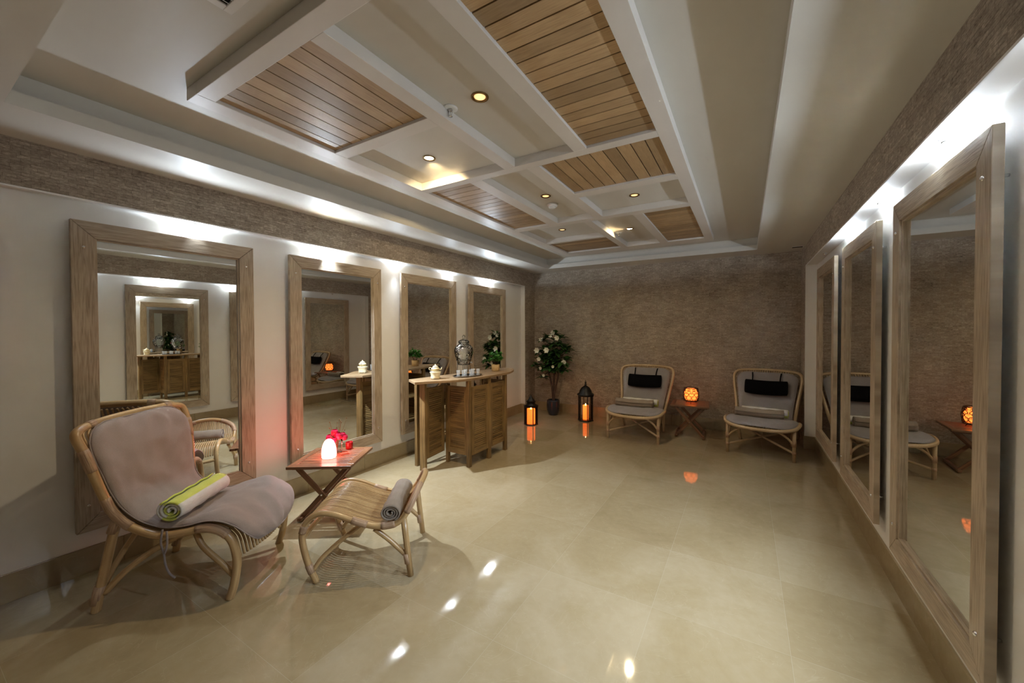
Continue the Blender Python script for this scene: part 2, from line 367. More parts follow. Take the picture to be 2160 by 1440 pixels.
    def blob(s, c, r, n=8, mi=0, sc=(1, 1, 1)):
        prof = [(max(r*math.sin(PI*i/n), 1e-6), -r*math.cos(PI*i/n)) for i in range(n+1)]
        k = len(s.v); s.lathe(prof, (0, 0, 0), 2*n, mi)
        for i in range(k, len(s.v)):
            v = s.v[i]; s.v[i] = (c[0]+v[0]*sc[0], c[1]+v[1]*sc[1], c[2]+v[2]*sc[2])
    def build(s, name, mats, parent=None, bevel=0, subsurf=0, solid=0, loc=None, kind=None, weld=False):
        me = bpy.data.meshes.new(name); me.from_pydata([tuple(v) for v in s.v], [], s.f)
        if not isinstance(mats, (list, tuple)): mats = [mats]
        for m in mats: me.materials.append(M[m] if isinstance(m, str) else m)
        uvl = me.uv_layers.new(name='UVMap')
        flat = []
        for u in s.uv:
            for a in u: flat += [a[0], a[1]]
        uvl.data.foreach_set('uv', flat)
        me.polygons.foreach_set('material_index', s.mi)
        me.polygons.foreach_set('use_smooth', s.sm)
        at = me.attributes.new('tone', 'FLOAT', 'FACE'); at.data.foreach_set('value', s.tone)
        me.update()
        o = bpy.data.objects.new(name, me); COL.objects.link(o)
        if parent: o.parent = parent
        if loc: o.location = loc
        if weld:
            wd = o.modifiers.new('weld', 'WELD'); wd.merge_threshold = 0.0005
        if solid:
            so = o.modifiers.new('solid', 'SOLIDIFY'); so.thickness = solid; so.offset = 0
        if bevel:
            bv = o.modifiers.new('bevel', 'BEVEL'); bv.width = bevel; bv.segments = 2; bv.limit_method = 'ANGLE'
        if subsurf:
            ss = o.modifiers.new('sub', 'SUBSURF'); ss.levels = subsurf; ss.render_levels = subsurf
        if kind: o['kind'] = kind
        return o
def thing(name, label, cat, loc=(0, 0, 0), rz=0, group=None):
    o = bpy.data.objects.new(name, None); COL.objects.link(o); o.empty_display_size = 0.1
    o.location = loc; o.rotation_euler = (0, 0, rz); o['label'] = label; o['category'] = cat
    if group: o['group'] = group
    return o
def tag(o, label, cat, group=None):
    o['label'] = label; o['category'] = cat
    if group: o['group'] = group
    return o
def dup(root, loc=None, rz=None, label=None):
    def cp(o, par):
        c = o.copy(); COL.objects.link(c); c.parent = par
        for ch in o.children: cp(ch, c)
        return c
    c = cp(root, None)
    if loc: c.location = loc
    if rz is not None: c.rotation_euler = (0, 0, rz)
    if label: c['label'] = label
    return c
def spline(pts, n=8, closed=False):
    P = [Vector(p) for p in pts]; m = len(P); out = []
    rng = m if closed else m-1
    for i in range(rng):
        if closed: a, b, c, d = P[i-1], P[i], P[(i+1) % m], P[(i+2) % m]
        else: a, b, c, d = P[max(i-1, 0)], P[i], P[i+1], P[min(i+2, m-1)]
        for k in range(n):
            t = k/n
            out.append(0.5*((2*b)+(c-a)*t+(2*a-5*b+4*c-d)*t*t+(3*b-a-3*c+d)*t**3))
    if not closed: out.append(P[-1])
    return out
def light(kind, name, loc, energy, col, radius=0.03, aim=None, cone=None, blend=0.5, parent=None):
    d = bpy.data.lights.new(name, kind); d.energy = energy; d.color = col
    d.shadow_soft_size = radius
    if kind == 'SPOT': d.spot_size = cone; d.spot_blend = blend
    o = bpy.data.objects.new(name, d); COL.objects.link(o); o.location = loc
    if aim is not None: o.rotation_euler = Vector(aim).to_track_quat('-Z', 'Y').to_euler()
    if parent: o.parent = parent
    return o

# ------------------------------------------------------------------ room shell
f = MB(); f.quad([(XL2-.05, YF, 0), (XR2+.05, YF, 0), (XR2+.05, D+.05, 0), (XL2-.05, D+.05, 0)]); f.build('floor', 'floor', kind='structure')
def niche_wall(name, xs, xn, n0, n1, sgn):
    m = MB(); q = m.quad
    q([(xs, YF, ZN), (xs, D, ZN), (xs, D, H), (xs, YF, H)], 0)                 # stone band
    q([(xs, n1, 0), (xs, D, 0), (xs, D, ZN), (xs, n1, ZN)], 0)                # far stone pier
    q([(xs, YF, 0), (xs, n0, 0), (xs, n0, ZN), (xs, YF, ZN)], 0)
    q([(xn, n0, 0), (xn, n1, 0), (xn, n1, ZN), (xn, n0, ZN)], 1)              # white niche
    q([(xn, n0, ZN), (xn, n1, ZN), (xs, n1, ZN), (xs, n0, ZN)], 1)            # niche soffit
    q([(xn, n1, 0), (xs, n1, 0), (xs, n1, ZN), (xn, n1, ZN)], 1)              # end reveal
    q([(xn, n0, 0), (xs, n0, 0), (xs, n0, ZN), (xn, n0, ZN)], 1)
    # thin plaster bead along the niche edge
    m.box(((xs), (n0+n1)/2, ZN-.004), (0.006, n1-n0, 0.010), mi=1)
    m.box(((xs), n1+.003, ZN/2), (0.006, 0.008, ZN), mi=1)
    return m.build(name, ['stone', 'plaster'], kind='structure')
niche_wall('wall_left', XL, XL2, NL0, NL1, -1)
niche_wall('wall_right', XR, XR2, NR0, NR1, 1)
b = MB(); b.quad([(XL-.1, D, 0), (XR+.1, D, 0), (XR+.1, D, H), (XL-.1, D, H)]); b.build('wall_back', 'stone', kind='structure')
b = MB(); b.quad([(XL2-.05, YF, 0), (XR2+.05, YF, 0), (XR2+.05, YF, HC), (XL2-.05, YF, HC)]); b.build('wall_front', 'plaster', kind='structure')
# baseboards (marble, in lengths)
def baseboard(name, x, y0, y1, sgn, extra=()):
    m = MB()
    y = y0
    while y < y1-1e-6:
        e = min(y+0.61, y1); m.box((x+sgn*.006, (y+e)/2, ZB/2), (.012, e-y-.0015, ZB), tone=.5); y = e
    for (c, d) in extra: m.box(c, d)
    return m.build(name, 'base', kind='structure', bevel=.0015)
baseboard('baseboard_left', XL2, NL0, NL1-.012, 1, [((XL2+.046, NL1-.006, ZB/2), (.092, .012, ZB)), ((XL+.006, (NL1+D)/2, ZB/2), (.012, D-NL1-.002, ZB))])
baseboard('baseboard_right', XR2, NR0, NR1-.012, -1, [((XR2-.062, NR1-.006, ZB/2), (.124, .012, ZB)), ((XR-.006, (NR1+D)/2, ZB/2), (.012, D-NR1-.002, ZB))])
m = MB(); x = XL+.014
while x < XR-.02:
    e = min(x+.61, XR-.014); m.box(((x+e)/2, D-.006, ZB/2), (e-x-.0015, .012, ZB)); x = e
m.build('baseboard_back', 'base', kind='structure', bevel=.0015)
# ceiling: low soffit ring, lip, set-back upper wall and raised field
c = MB(); q = c.quad; SB = .06; HL = H+.067
A, B_, C_, E_ = XL2-.05, XR2+.05, YF, D+.02
q([(A, C_, H), (CX0, C_, H), (CX0, E_, H), (A, E_, H)]); q([(CX1, C_, H), (B_, C_, H), (B_, E_, H), (CX1, E_, H)])
q([(CX0, C_, H), (CX1, C_, H), (CX1, CY0, H), (CX0, CY0, H)]); q([(CX0, CY1, H), (CX1, CY1, H), (CX1, E_, H), (CX0, E_, H)])
def ring(x0, x1, y0, y1, z0, z1):
    for a, b2 in (((x0, y0), (x1, y0)), ((x1, y0), (x1, y1)), ((x1, y1), (x0, y1)), ((x0, y1), (x0, y0))):
        q([(*a, z0), (*b2, z0), (*b2, z1), (*a, z1)])
ring(CX0, CX1, CY0, CY1, H, HL)
ux0, ux1, uy0, uy1 = CX0-SB, CX1+SB, CY0-SB, CY1+SB
ring(ux0, ux1, uy0, uy1, HL, HC)
q([(ux0, uy0, HL), (ux1, uy0, HL), (ux1, CY0, HL), (ux0, CY0, HL)]); q([(ux0, CY1, HL), (ux1, CY1, HL), (ux1, uy1, HL), (ux0, uy1, HL)])
q([(ux0, CY0, HL), (CX0, CY0, HL), (CX0, CY1, HL), (ux0, CY1, HL)]); q([(CX1, CY0, HL), (ux1, CY0, HL), (ux1, CY1, HL), (CX1, CY1, HL)])
q([(ux0, uy0, HC), (ux1, uy0, HC), (ux1, uy1, HC), (ux0, uy1, HC)])
c.build('ceiling', 'ceil', kind='structure')

# ------------------------------------------------------------------ coffered frame under the raised ceiling
trim = bpy.data.objects.new('trim_1', None); COL.objects.link(trim); trim.location = (-1.4, 3.2, HG); trim['kind'] = 'structure'
TL = Vector(trim.location)
def beam(x0, x1, y0, y1, z=HG, top=HC):
    m = MB(); m.box(((x0+x1)/2-TL.x, (y0+y1)/2-TL.y, (z+top)/2-TL.z), (x1-x0, y1-y0, top-z)); m.build('beam', 'beam', trim, bevel=.002)
X0, X0i, Xr, Xro = -2.461, -2.351, -.460, -.366
beam(X0, X0i, .836, 5.62); beam(Xr, Xro, .836, 5.62)
beam(X0i, Xr, .836, .917); beam(X0i, Xr, 5.40, 5.62)
beam(X0i, Xr, 2.355, 2.433)
beam(X0i, Xr, 3.840, 3.945)
beam(-1.525, -1.436, .917, 2.355)
beam(X0i, -1.525, 1.573, 1.664)
beam(-.982, -.893, .917, 2.355)
beam(-1.903, -1.79, 2.433, 3.840)
beam(-1.379, -1.283, 2.433, 3.840)
beam(-1.283, Xr, 3.085, 3.190)
beam(-1.535, -1.443, 3.945, 5.40)
beam(-1.000, -.903, 3.945, 5.40)
beam(X0i, -1.535, 4.665, 4.725)
def slats(x0, x1, y0, y1, along, n, gap=.007):
    m = MB(); z = HG+.018
    m.box(((x0+x1)/2-TL.x, (y0+y1)/2-TL.y, z+.014-TL.z), (x1-x0, y1-y0, .006), mi=1)
    if along == 'y':
        wd = (x1-x0)/n
        for i in range(n): m.box((x0+wd*(i+.5)-TL.x, (y0+y1)/2-TL.y, z+.004-TL.z), (wd-gap, y1-y0, .009), grain=1)
    else:
        wd = (y1-y0)/n
        for i in range(n): m.box(((x0+x1)/2-TL.x, y0+wd*(i+.5)-TL.y, z+.004-TL.z), (x1-x0, wd-gap, .009), grain=0)
    m.build('slat_panel', ['slat', 'dark'], trim)
slats(X0i, -1.525, .917, 1.573, 'y', 9)
slats(-.893, Xr, .917, 2.355, 'x', 18)
slats(X0i, -1.903, 2.433, 3.840, 'x', 16)
slats(-1.283, Xr, 2.433, 3.085, 'y', 9)
slats(X0i, -1.535, 4.725, 5.40, 'x', 8)
slats(-.903, Xr, 3.945, 5.40, 'x', 17)

# ------------------------------------------------------------------ wall mirrors
def make_mirror():
    # local x = out of the wall (front face at x=0), y = along the wall, z up from the frame's foot
    W, Hh, fwid, th = .975, 1.895, .100, .030
    t = thing('wall_mirror', '', 'mirror')
    fr = MB()
    o = [(0, 0), (W, 0), (W, Hh), (0, Hh)]; i_ = [(fwid, fwid), (W-fwid, fwid), (W-fwid, Hh-fwid), (fwid, Hh-fwid)]
    for k in range(4):
        k2 = (k+1) % 4; pts = [o[k], o[k2], i_[k2], i_[k]]
        g = .0009
        cx = sum(p[0] for p in pts)/4; cz = sum(p[1] for p in pts)/4
        pts = [(p[0]+(cx-p[0])*g*2, p[1]+(cz-p[1])*g*2) for p in pts]
        hor = k in (0, 2); off = random.random()*4
        F = [(0, y, z) for y, z in pts]; Bk = [(-th, y, z) for y, z in pts]
        uvp = [(z+off, y) if hor else (y+off, z) for y, z in pts]
        fr.add(F+Bk, [(0, 1, 2, 3), (7, 6, 5, 4), (0, 4, 5, 1), (1, 5, 6, 2), (2, 6, 7, 3), (3, 7, 4, 0)],
               [uvp, uvp[::-1], [uvp[0], uvp[0], uvp[1], uvp[1]], [uvp[1], uvp[1], uvp[2], uvp[2]], [uvp[2], uvp[2], uvp[3], uvp[3]], [uvp[3], uvp[3], uvp[0], uvp[0]]])
    # inner rebate lip
    a = fwid; bb = .010
    for (y0, y1, z0, z1) in ((a, a+bb, a, Hh-a), (W-a-bb, W-a, a, Hh-a), (a+bb, W-a-bb, a, a+bb), (a+bb, W-a-bb, Hh-a-bb, Hh-a)):
        fr.box((-.019, (y0+y1)/2, (z0+z1)/2), (.018, y1-y0, z1-z0))
    fo = fr.build('frame', 'oak', t, bevel=.0018)
    g = MB(); g.box((-.026, W/2, Hh/2), (.006, W-2*fwid+.01, Hh-2*fwid+.01)); g.build('glass', 'mirror', t)
    for y in (.052, W-.052):
        for z in (.16, Hh-.16):
            sc = MB(); sc.lathe([(.0001, .007), (.005, .006), (.0085, .003), (.009, 0), (.009, -.002)], (0, 0, 0), 14)
            so = sc.build('screw_cap', 'chrome', fo); so.rotation_euler = (0, PI/2, 0); so.location = (.001, y, z)
            rd = MB(); rd.tube([(-.030, y, z), (-.060, y, z)], .006, 8); rd.build('standoff', 'chrome', fo)
    return t
mir = make_mirror()
lefts = [(.617, 'oak framed wall mirror behind the rattan armchair on the left wall'),
         (1.877, 'oak framed wall mirror behind the folding side table with the glowing lamp'),
         (3.135, 'oak framed wall mirror on the left wall directly behind the teapot end of the bar'),
         (4.400, 'oak framed wall mirror on the left wall nearest the flowering tree')]
rights = [(1.872, 'largest looking oak framed wall mirror on the right wall, nearest the viewer'),
          (3.155, 'oak framed wall mirror in the middle of the three on the right wall'),
          (4.455, 'oak framed wall mirror on the right wall farthest away, beside the right lounge chair')]
first = True
for y, lb in lefts:
    o = mir if first else dup(mir); first = False
    o.location = (-3.465, y, .275); o['label'] = lb; o['group'] = 'oak framed wall mirrors'
for y, lb in rights:
    o = dup(mir); o.rotation_euler = (0, 0, PI); o.location = (.700, y+.975, .277); o['label'] = lb; o['group'] = 'oak framed wall mirrors'

# ------------------------------------------------------------------ lamps in the niches and the ceiling
COOL = (0.74, 0.86, 1.0); WARM = (1.0, 0.80, 0.52)
def spot_fix(name, loc, label, bulb, rim, r=.03, group=None):
    t = thing(name, label, 'spotlight', loc, 0, group)
    m = MB(); m.lathe([(r, 0), (r, -.004), (r*.86, -.007), (r*.72, -.004), (r*.66, .0), (r*.66, .002), (r, .002)], n=24, closed=True); m.build('rim', rim, t)
    m = MB(); m.lathe([(.0001, -.003), (r*.4, -.0035), (r*.62, -.001), (r*.62, .001)], n=20); m.build('bulb', bulb, t)
    return t
# niche lamp: beam tilted into the room, plus added upward spot imitating frame-top bounce
SPL = [(1.22, 5.5, 10, .12, 'over the mirror behind the armchair'), (2.22, 5.5, 150, .24, 'over the mirror behind the side table'),
       (3.09, 1.6, 7, .2, 'between the second and third mirrors from the left'), (4.01, 1.6, 6, .2, 'over the mirror behind the bar'),
       (4.93, 6, 6, .15, 'over the mirror nearest the flowering tree')]
SPR = [(1.30, 6, 78, .60, 'before the nearest mirror'), (2.27, 6.8, 84, .54, 'over the nearest right mirror, the brightest'),
       (3.17, 2.0, 30, .48, 'over the start of the middle mirror'), (4.07, 6.5, 7, .3, 'over the gap past the middle mirror'), (5.05, 0, 0, 0, 'farthest along, unlit')]
def niche_lamp(x, y, e1, e2, tilt, sgn, label, grp):
    t = spot_fix('recessed_spotlight', (x, y, ZN-.003), label, 'bulbw' if e1 else 'bulboff', 'chrome', .020, grp)
    m = MB(); m.lathe([(.013, -.002), (.013, -.014), (.010, -.020)], n=14); m.build('lamp_holder', 'chrome', t)
    if e1:
        r = .011 if e1 > 4 else .007
        light('SPOT', 'bounce_fill', (0, 0, -.043), e1, COOL, r, (sgn*.10, 0, 1), math.radians(178), .12, t)
        light('SPOT', 'lamp_beam', (sgn*.006, 0, -.040), e2, COOL, .014, (sgn*tilt, .20 if abs(y-2.22) < .01 else 0, -1), math.radians(84 if abs(y-2.22) < .01 else 76), 1.0, t)
for y, e1, e2, ti, wh in SPL: niche_lamp(-3.472, y, e1, e2, ti, 1, 'small spotlight in the left wall niche '+wh, 'niche spotlights on the left')
for y, e1, e2, ti, wh in SPR: niche_lamp(.715, y, e1, e2, ti, -1, 'small spotlight in the right wall niche '+wh, 'niche spotlights on the right')
DL = [(-1.961, 2.038, 40, 'bulby', 'brightly lit, in the square coffer on the left'), (-1.218, 1.644, 0, 'bulbdim', 'glowing dimly, beside the sprinkler in the nearest plain coffer'),
      (-1.593, 3.153, 0, 'bulbdim', 'glowing dimly, next to the smoke detector'), (-.884, 3.544, 0, 'bulbdim', 'glowing dimly, in the right plain coffer'),
      (-1.951, 4.31, 0, 'bulbdim', 'glowing dimly, in the far left coffer'), (-1.227, 4.691, 16, 'bulby', 'brightly lit, in the far middle coffer')]
for x, y, e, bm, wh in DL:
    t = spot_fix('ceiling_downlight', (x, y, HC-.001), 'round brass rimmed ceiling downlight '+wh, bm, 'brass', .047, 'coffer downlights')
    if e:
        light('SPOT', 'downlight_lamp', (0, 0, -.03), e*.5, WARM, .03, (0.05, 0, -1), math.radians(150), .7, t)
        light('SPOT', 'tilted_lamp', (0, 0, -.022), e*.45, (1.0, .76, .42), .012, (-.38, .75, -.62) if e > 20 else (-.85, -.25, -.62), math.radians(108), .8, t)

# ------------------------------------------------------------------ small ceiling fittings
def sprinkler(x, y, label):
    t = thing('fire_sprinkler', label, 'sprinkler', (x, y, HC), 0, 'ceiling sprinklers')
    m = MB(); m.lathe([(.040, 0), (.041, -.003), (.034, -.008), (.02, -.009), (.012, -.006)], n=24); m.build('escutcheon', 'white', t)
    m = MB(); m.lathe([(.010, -.006), (.010, -.016), (.006, -.02)], n=12)
    m.tube([(-.012, 0, -.014), (-.013, 0, -.03), (-.004, 0, -.043), (0, 0, -.045), (.004, 0, -.043), (.013, 0, -.03), (.012, 0, -.014)], .0022, 6)
    m.tube([(0, 0, -.02), (0, 0, -.043)], .002, 6); m.build('yoke', 'chrome', t)
    m = MB(); m.lathe([(.0001, -.045), (.012, -.045), (.012, -.0475), (.0001, -.0475)], n=14); m.build('deflector', 'chrome', t)
sprinkler(-1.421, 1.645, 'white ceiling sprinkler beside the nearest coffer downlight')
sprinkler(-1.400, 4.819, 'ceiling sprinkler beside the lit downlight in the far middle coffer')
t = thing('smoke_detector', 'round white smoke detector in the coffer between the wood panels', 'smoke detector', (-1.639, 3.387, HC))
m = MB(); m.lathe([(.052, 0), (.054, -.012), (.050, -.024), (.036, -.03)], n=28); m.build('body', 'white', t)
m = MB(); m.lathe([(.034, -.03), (.034, -.037), (.028, -.043), (.0001, -.044)], n=24, lobes=12, amp=.03); m.build('sensor_cap', 'white', t)
t = thing('air_vent', 'white louvred air vent in the raised ceiling at the top edge', 'vent', (-1.725, .60, HC-.006))
m = MB()
for (x0, x1, y0, y1) in ((0, .22, -.13, -.1), (0, .22, .1, .13), (0, .03, -.1, .1), (.19, .22, -.1, .1)): m.box(((x0+x1)/2, (y0+y1)/2, 0), (x1-x0, y1-y0, .010))
m.build('frame', 'white', t, bevel=.002)
m = MB()
for i in range(6): m.box((.045+i*.026, 0, 0), (.018, .2, .002), Matrix.Rotation(.6, 3, 'Y'))
m.build('louvres', 'white', t)
m = MB(); m.box((.11, 0, .004), (.16, .2, .001)); m.build('backing', 'blackhole', t)
t = thing('air_slot', 'small dark slot vent in the low ceiling by the right rear corner', 'vent', (.575, 6.02, H-.002))
m = MB(); m.box((0, 0, 0), (.11, .09, .003)); m.build('opening', 'blackhole', t)
m = MB(); m.box((0, -.05, -.003), (.12, .012, .006)); m.box((.06, 0, -.003), (.01, .09, .006)); m.build('frame', 'white', t)

# ------------------------------------------------------------------ rattan armchair on the left
def mirror_y(pts, W): return [(p[0], W-p[1], p[2]) for p in pts]
def rods(m, rail, W, n, r, y_in=.02, bulge=None, mi=0):
    # canes running along the profile, spaced across the width; rail gives (s, y, z) of the near side
    R = spline(rail, 5)
    for k in range(n):
        u = (k+.5)/n
        pts = []
        for i, p in enumerate(R):
            y0 = p.y+y_in; y1 = W-p.y-y_in; y = y0+(y1-y0)*u
            bz = bulge(i/(len(R)-1), u) if bulge else (0, 0)
            pts.append((p.x+bz[0], y, p.z+bz[1]))
        m.tube(pts, r, 5, mi=mi, tone=.3+.5*random.random())
W = .57
angA = math.atan2(.62696, .77905)
tA = thing('rattan_armchair', 'honey rattan lounge armchair with waterfall front on the left', 'chair', (-2.996, .597, 0), angA)
railA = [(-.015, -.06, .985), (.0, -.088, .955), (.03, -.082, .87), (.055, -.062, .75), (.078, -.035, .62), (.10, -.012, .53), (.17, 0, .445), (.30, 0, .388), (.43, 0, .395), (.52, 0, .409), (.60, 0, .39), (.66, 0, .33), (.686, 0, .22), (.672, 0, .09), (.645, 0, 0)]
back_top = [(-.015, -.06, .985), (-.03, .02, .998), (-.04, .15, 1.003), (-.045, .285, 1.004)]
loopA = railA[::-1]+back_top[1:]+[(p[0], W-p[1], p[2]) for p in back_top[::-1][1:]]+[(p[0], W-p[1], p[2]) for p in railA[1:]]
LA = spline(loopA, 5)
m = MB(); m.tube(LA, .0215, 12); m.build('frame_pole', 'rattan', tA)
def band(t, path, r, n=12):
    b_ = MB(); b_.tube(path, r, n); b_.build('binding', 'bind', t)
def wraps(t, path, ranges, r):
    P = [Vector(p) for p in path]; L = [0]
    for i in range(1, len(P)): L.append(L[-1]+(P[i]-P[i-1]).length)
    for a, b3 in ranges:
        a *= L[-1]; b3 *= L[-1]; pts = [P[i] for i in range(len(P)) if a <= L[i] <= b3]
        if len(pts) < 2: continue
        band(t, pts, r)
wraps(tA, LA, [(.10, .15), (.235, .30), (.335, .375), (.42, .44), (.56, .58), (.625, .665), (.70, .765), (.85, .90)], .0238)
m = MB()
rods(m, railA[:13], W, 24, .0068, .022, lambda t, u: ((.06*math.sin(PI*u)*max(0, (t-.6))*2.2), -.02*math.sin(PI*u)*(1 if t < .7 else .2)))
for t_ in (.16, .40, .62, .86):
    R = spline(railA[:13], 5); p = R[int(t_*(len(R)-1))]
    m.tube([(p.x+(.06*math.sin(PI*u)*max(0, (t_-.6))*2.2), p.y+(W-2*p.y)*u, p.z-.012-.02*math.sin(PI*u)*(1 if t_ < .7 else .2)) for u in [i/8 for i in range(9)]], .008, 6)
m.build('cane_seat', 'rattan', tA)
def legs(t, defs, matn, r=.019):
    for pts in defs:
        m = MB(); m.tube(spline(pts, 5), r, 10); m.build('leg', matn, t)
for sd in (0, 1):
    F = (lambda p: p) if sd == 0 else (lambda p: (p[0], W-p[1], p[2]))
    m = MB(); m.tube(spline([F(p) for p in [(.105, .004, .50), (.075, .004, .38), (.046, .004, .25), (.012, .0, .08), (-.002, 0, 0)]], 5), .0215, 12); m.build('leg', 'rattan', tA)
    band(tA, [F(p) for p in [(.022, 0, .14), (.012, 0, .10), (.0, 0, .045)]], .025); band(tA, [F(p) for p in [(.105, .004, .50), (.08, .004, .42)]], .0255)
    m = MB(); m.tube(spline([F(p) for p in [(.03, .012, .09), (.12, .02, .19), (.22, .05, .27), (.34, .09, .335), (.42, .12, .36)]], 5), .0165, 10); m.build('brace', 'rattan', tA)
    m = MB(); m.tube(spline([F(p) for p in [(.02, .02, .12), (.06, .08, .26), (.12, .15, .40)]], 5), .014, 10); m.build('brace', 'rattan', tA)
    m = MB(); m.tube(spline([F(p) for p in [(.665, .012, .12), (.60, .02, .19), (.50, .03, .29), (.45, .05, .37)]], 5), .0155, 10); m.build('brace', 'rattan', tA)
m = MB(); m.tube(spline([(.34, -.03, .43), (.335, -.035, .36), (.345, -.03, .30), (.35, -.028, .24), (.37, -.03, .19), (.40, -.035, .165)], 6), .005, 6)
m.tube(spline([(.36, -.03, .42), (.365, -.036, .35), (.35, -.032, .30)], 6), .005, 6)
m.build('tie', 'tie', tA)
# cushion of the armchair
def wr(x, y, s=1.0):
    p = Vector((x*2.0, y*1.6, 3.3)); q1 = mnoise.noise(p); q2 = mnoise.noise(Vector((x*4.5+3*q1, y*3.4-2*q1, 7.1)))
    return s*(.008*q1+.006*q2+.004*(1-abs(mnoise.noise(Vector((x*3+y*2.2, y*2.6-x, 1.7))))*3))
def cushion(name, prof, half, wc, th, label, cat, loc, rz, matn, group=None, wrinkle=1.0, corner=.12, lip=None):
    P = spline([(s, 0, z) for s, z in prof], 6); Hf = spline([(h, 0, 0) for h in half], 6)
    nv = len(P)-1; nu = 22
    L = [0.0]
    for i in range(1, nv+1): L.append(L[-1]+(P[i]-P[i-1]).length)
    T = L[-1]; m = MB(); vs = []; idx = {}
    def pt(i, j, side):
        u = i/nu*2-1; p = P[j]; t = (P[min(j+1, nv)]-P[max(j-1, 0)]).normalized(); n = Vector((-t.z, 0, t.x))
        if n.z < -.1 or (abs(n.z) < .1 and n.x < 0): n = -n
        if n.x < -.2 and t.z < 0 and j < nv/2: n = -n
        hw = Hf[min(j, len(Hf)-1)].x
        l = L[j]
        e = min(l, T-l); k = 1.0
        if e < corner: k = 1-(1-math.sqrt(max(0, 1-(1-e/corner)**2)))*corner/hw*.9
        thick = th*min(1, (e/.05)**.5+.12)*min(1, ((1-abs(u))/.10)**.5+.12)
        ex = lip(u, l/T) if lip else (0, 0)
        q = Vector((p.x+ex[0], u*hw*k+wc, p.z+ex[1])) + n*(thick*side*.5 + (wr(l*2, u, wrinkle) if side > 0 else 0))
        return q
    # normals come from the profile's left-hand side (pointing up / forward)
    for side in (1, -1):
        for i in range(nu+1):
            for j in range(nv+1): idx[(i, j, side)] = len(vs); vs.append(pt(i, j, side))
    fs = []; uvs = []
    for i in range(nu):
        for j in range(nv):
            fs.append((idx[(i, j, 1)], idx[(i+1, j, 1)], idx[(i+1, j+1, 1)], idx[(i, j+1, 1)]))
            fs.append((idx[(i, j, -1)], idx[(i, j+1, -1)], idx[(i+1, j+1, -1)], idx[(i+1, j, -1)]))
    for j in range(nv):
        fs.append((idx[(0, j, 1)], idx[(0, j+1, 1)], idx[(0, j+1, -1)], idx[(0, j, -1)])); fs.append((idx[(nu, j, 1)], idx[(nu, j, -1)], idx[(nu, j+1, -1)], idx[(nu, j+1, 1)]))
    for i in range(nu):
        fs.append((idx[(i, 0, 1)], idx[(i, 0, -1)], idx[(i+1, 0, -1)], idx[(i+1, 0, 1)])); fs.append((idx[(i, nv, 1)], idx[(i+1, nv, 1)], idx[(i+1, nv, -1)], idx[(i, nv, -1)]))
    m.add(vs, fs, [[(0, 0)]*4 for _ in fs], 0, None, True)
    o = m.build(name, matn, None, subsurf=1); o.location = loc; o.rotation_euler = (0, 0, rz)
    tag(o, label, cat, group)
    # piped seam
    pp = [pt(0, j, 0)*1 for j in range(nv+1)]+[pt(i, nv, 0) for i in range(1, nu+1)]+[pt(nu, j, 0) for j in range(nv-1, -1, -1)]+[pt(i, 0, 0) for i in range(nu-1, 0, -1)]
    m = MB(); m.tube(pp, .0035, 6, closed=True); m.build('piping', matn, o)
    return o
profA = [(-.005, 1.005), (.045, .87), (.075, .75), (.10, .63), (.135, .54), (.21, .465), (.32, .425), (.43, .428), (.53, .448), (.61, .442), (.69, .405), (.745, .345), (.765, .275)]
cushion('seat_cushion', profA, [.32, .345, .33, .305, .285, .275, .28, .285, .29, .295, .295, .285, .26], W/2, .034,
        'long taupe canvas cushion draped over the back and seat of the left rattan armchair', 'cushion', (-2.996, .597, 0), angA, 'greycloth', wrinkle=1.6,
        lip=lambda u, t: (.05*(1-u*u)*max(0, t-.7)*2, .03*max(0, u)*max(0, 1-abs(t-.78)*5)))

# ------------------------------------------------------------------ rolled towels
def towel_roll(name, L_, r, matn, label, loc, axis_angle, sag=0.0, turns=3.3, flat=.86, tiltz=0, group=None, phase=0):
    m = MB(); n = 84; nl = 14; vs = []; U = []
    arc = 0; prev = None
    for k in range(n+1):
        a = phase+turns*2*PI*k/n; rr = .012+(r-.012)*(k/n)
        p = (rr*math.cos(a), rr*math.sin(a)*flat)
        if prev: arc += math.dist(p, prev)
        prev = p; U.append((p, arc))
    for j in range(nl+1):
        x = (j/nl-.5)*L_; s_ = -sag*(1-(2*j/nl-1)**2); squeeze = 1-.05*math.sin(j*1.7)
        e = 1 if 0 < j < nl else .97
        for (p, a) in U: vs.append((x+.004*math.sin(a*9), p[0]*squeeze*e, p[1]*squeeze*e+s_))
    fs = []; uvs = []
    for j in range(nl):
        for k in range(n):
            i0 = j*(n+1)+k; fs.append((i0, i0+1, i0+n+2, i0+n+1)); x0 = j/nl*L_; x1 = (j+1)/nl*L_
            uvs.append([(U[k][1], x0), (U[k+1][1], x0), (U[k+1][1], x1), (U[k][1], x1)])
    m.add(vs, fs, uvs, 0, None, True)
    o = m.build(name, matn, None, solid=.0085); o.location = loc; o.rotation_euler = (0, tiltz, axis_angle)
    return tag(o, label, 'towel', group)
def loc_of(base, ang, s, wd, z):
    return (base[0]+s*math.cos(ang)-wd*math.sin(ang), base[1]+s*math.sin(ang)+wd*math.cos(ang), z)
towel_roll('rolled_towel', .43, .070, 'stripe', 'rolled yellow and white striped towel lying on the left armchair cushion', loc_of((-2.996, .597), angA, .345, .235, .508), angA+PI/2, phase=-.9)

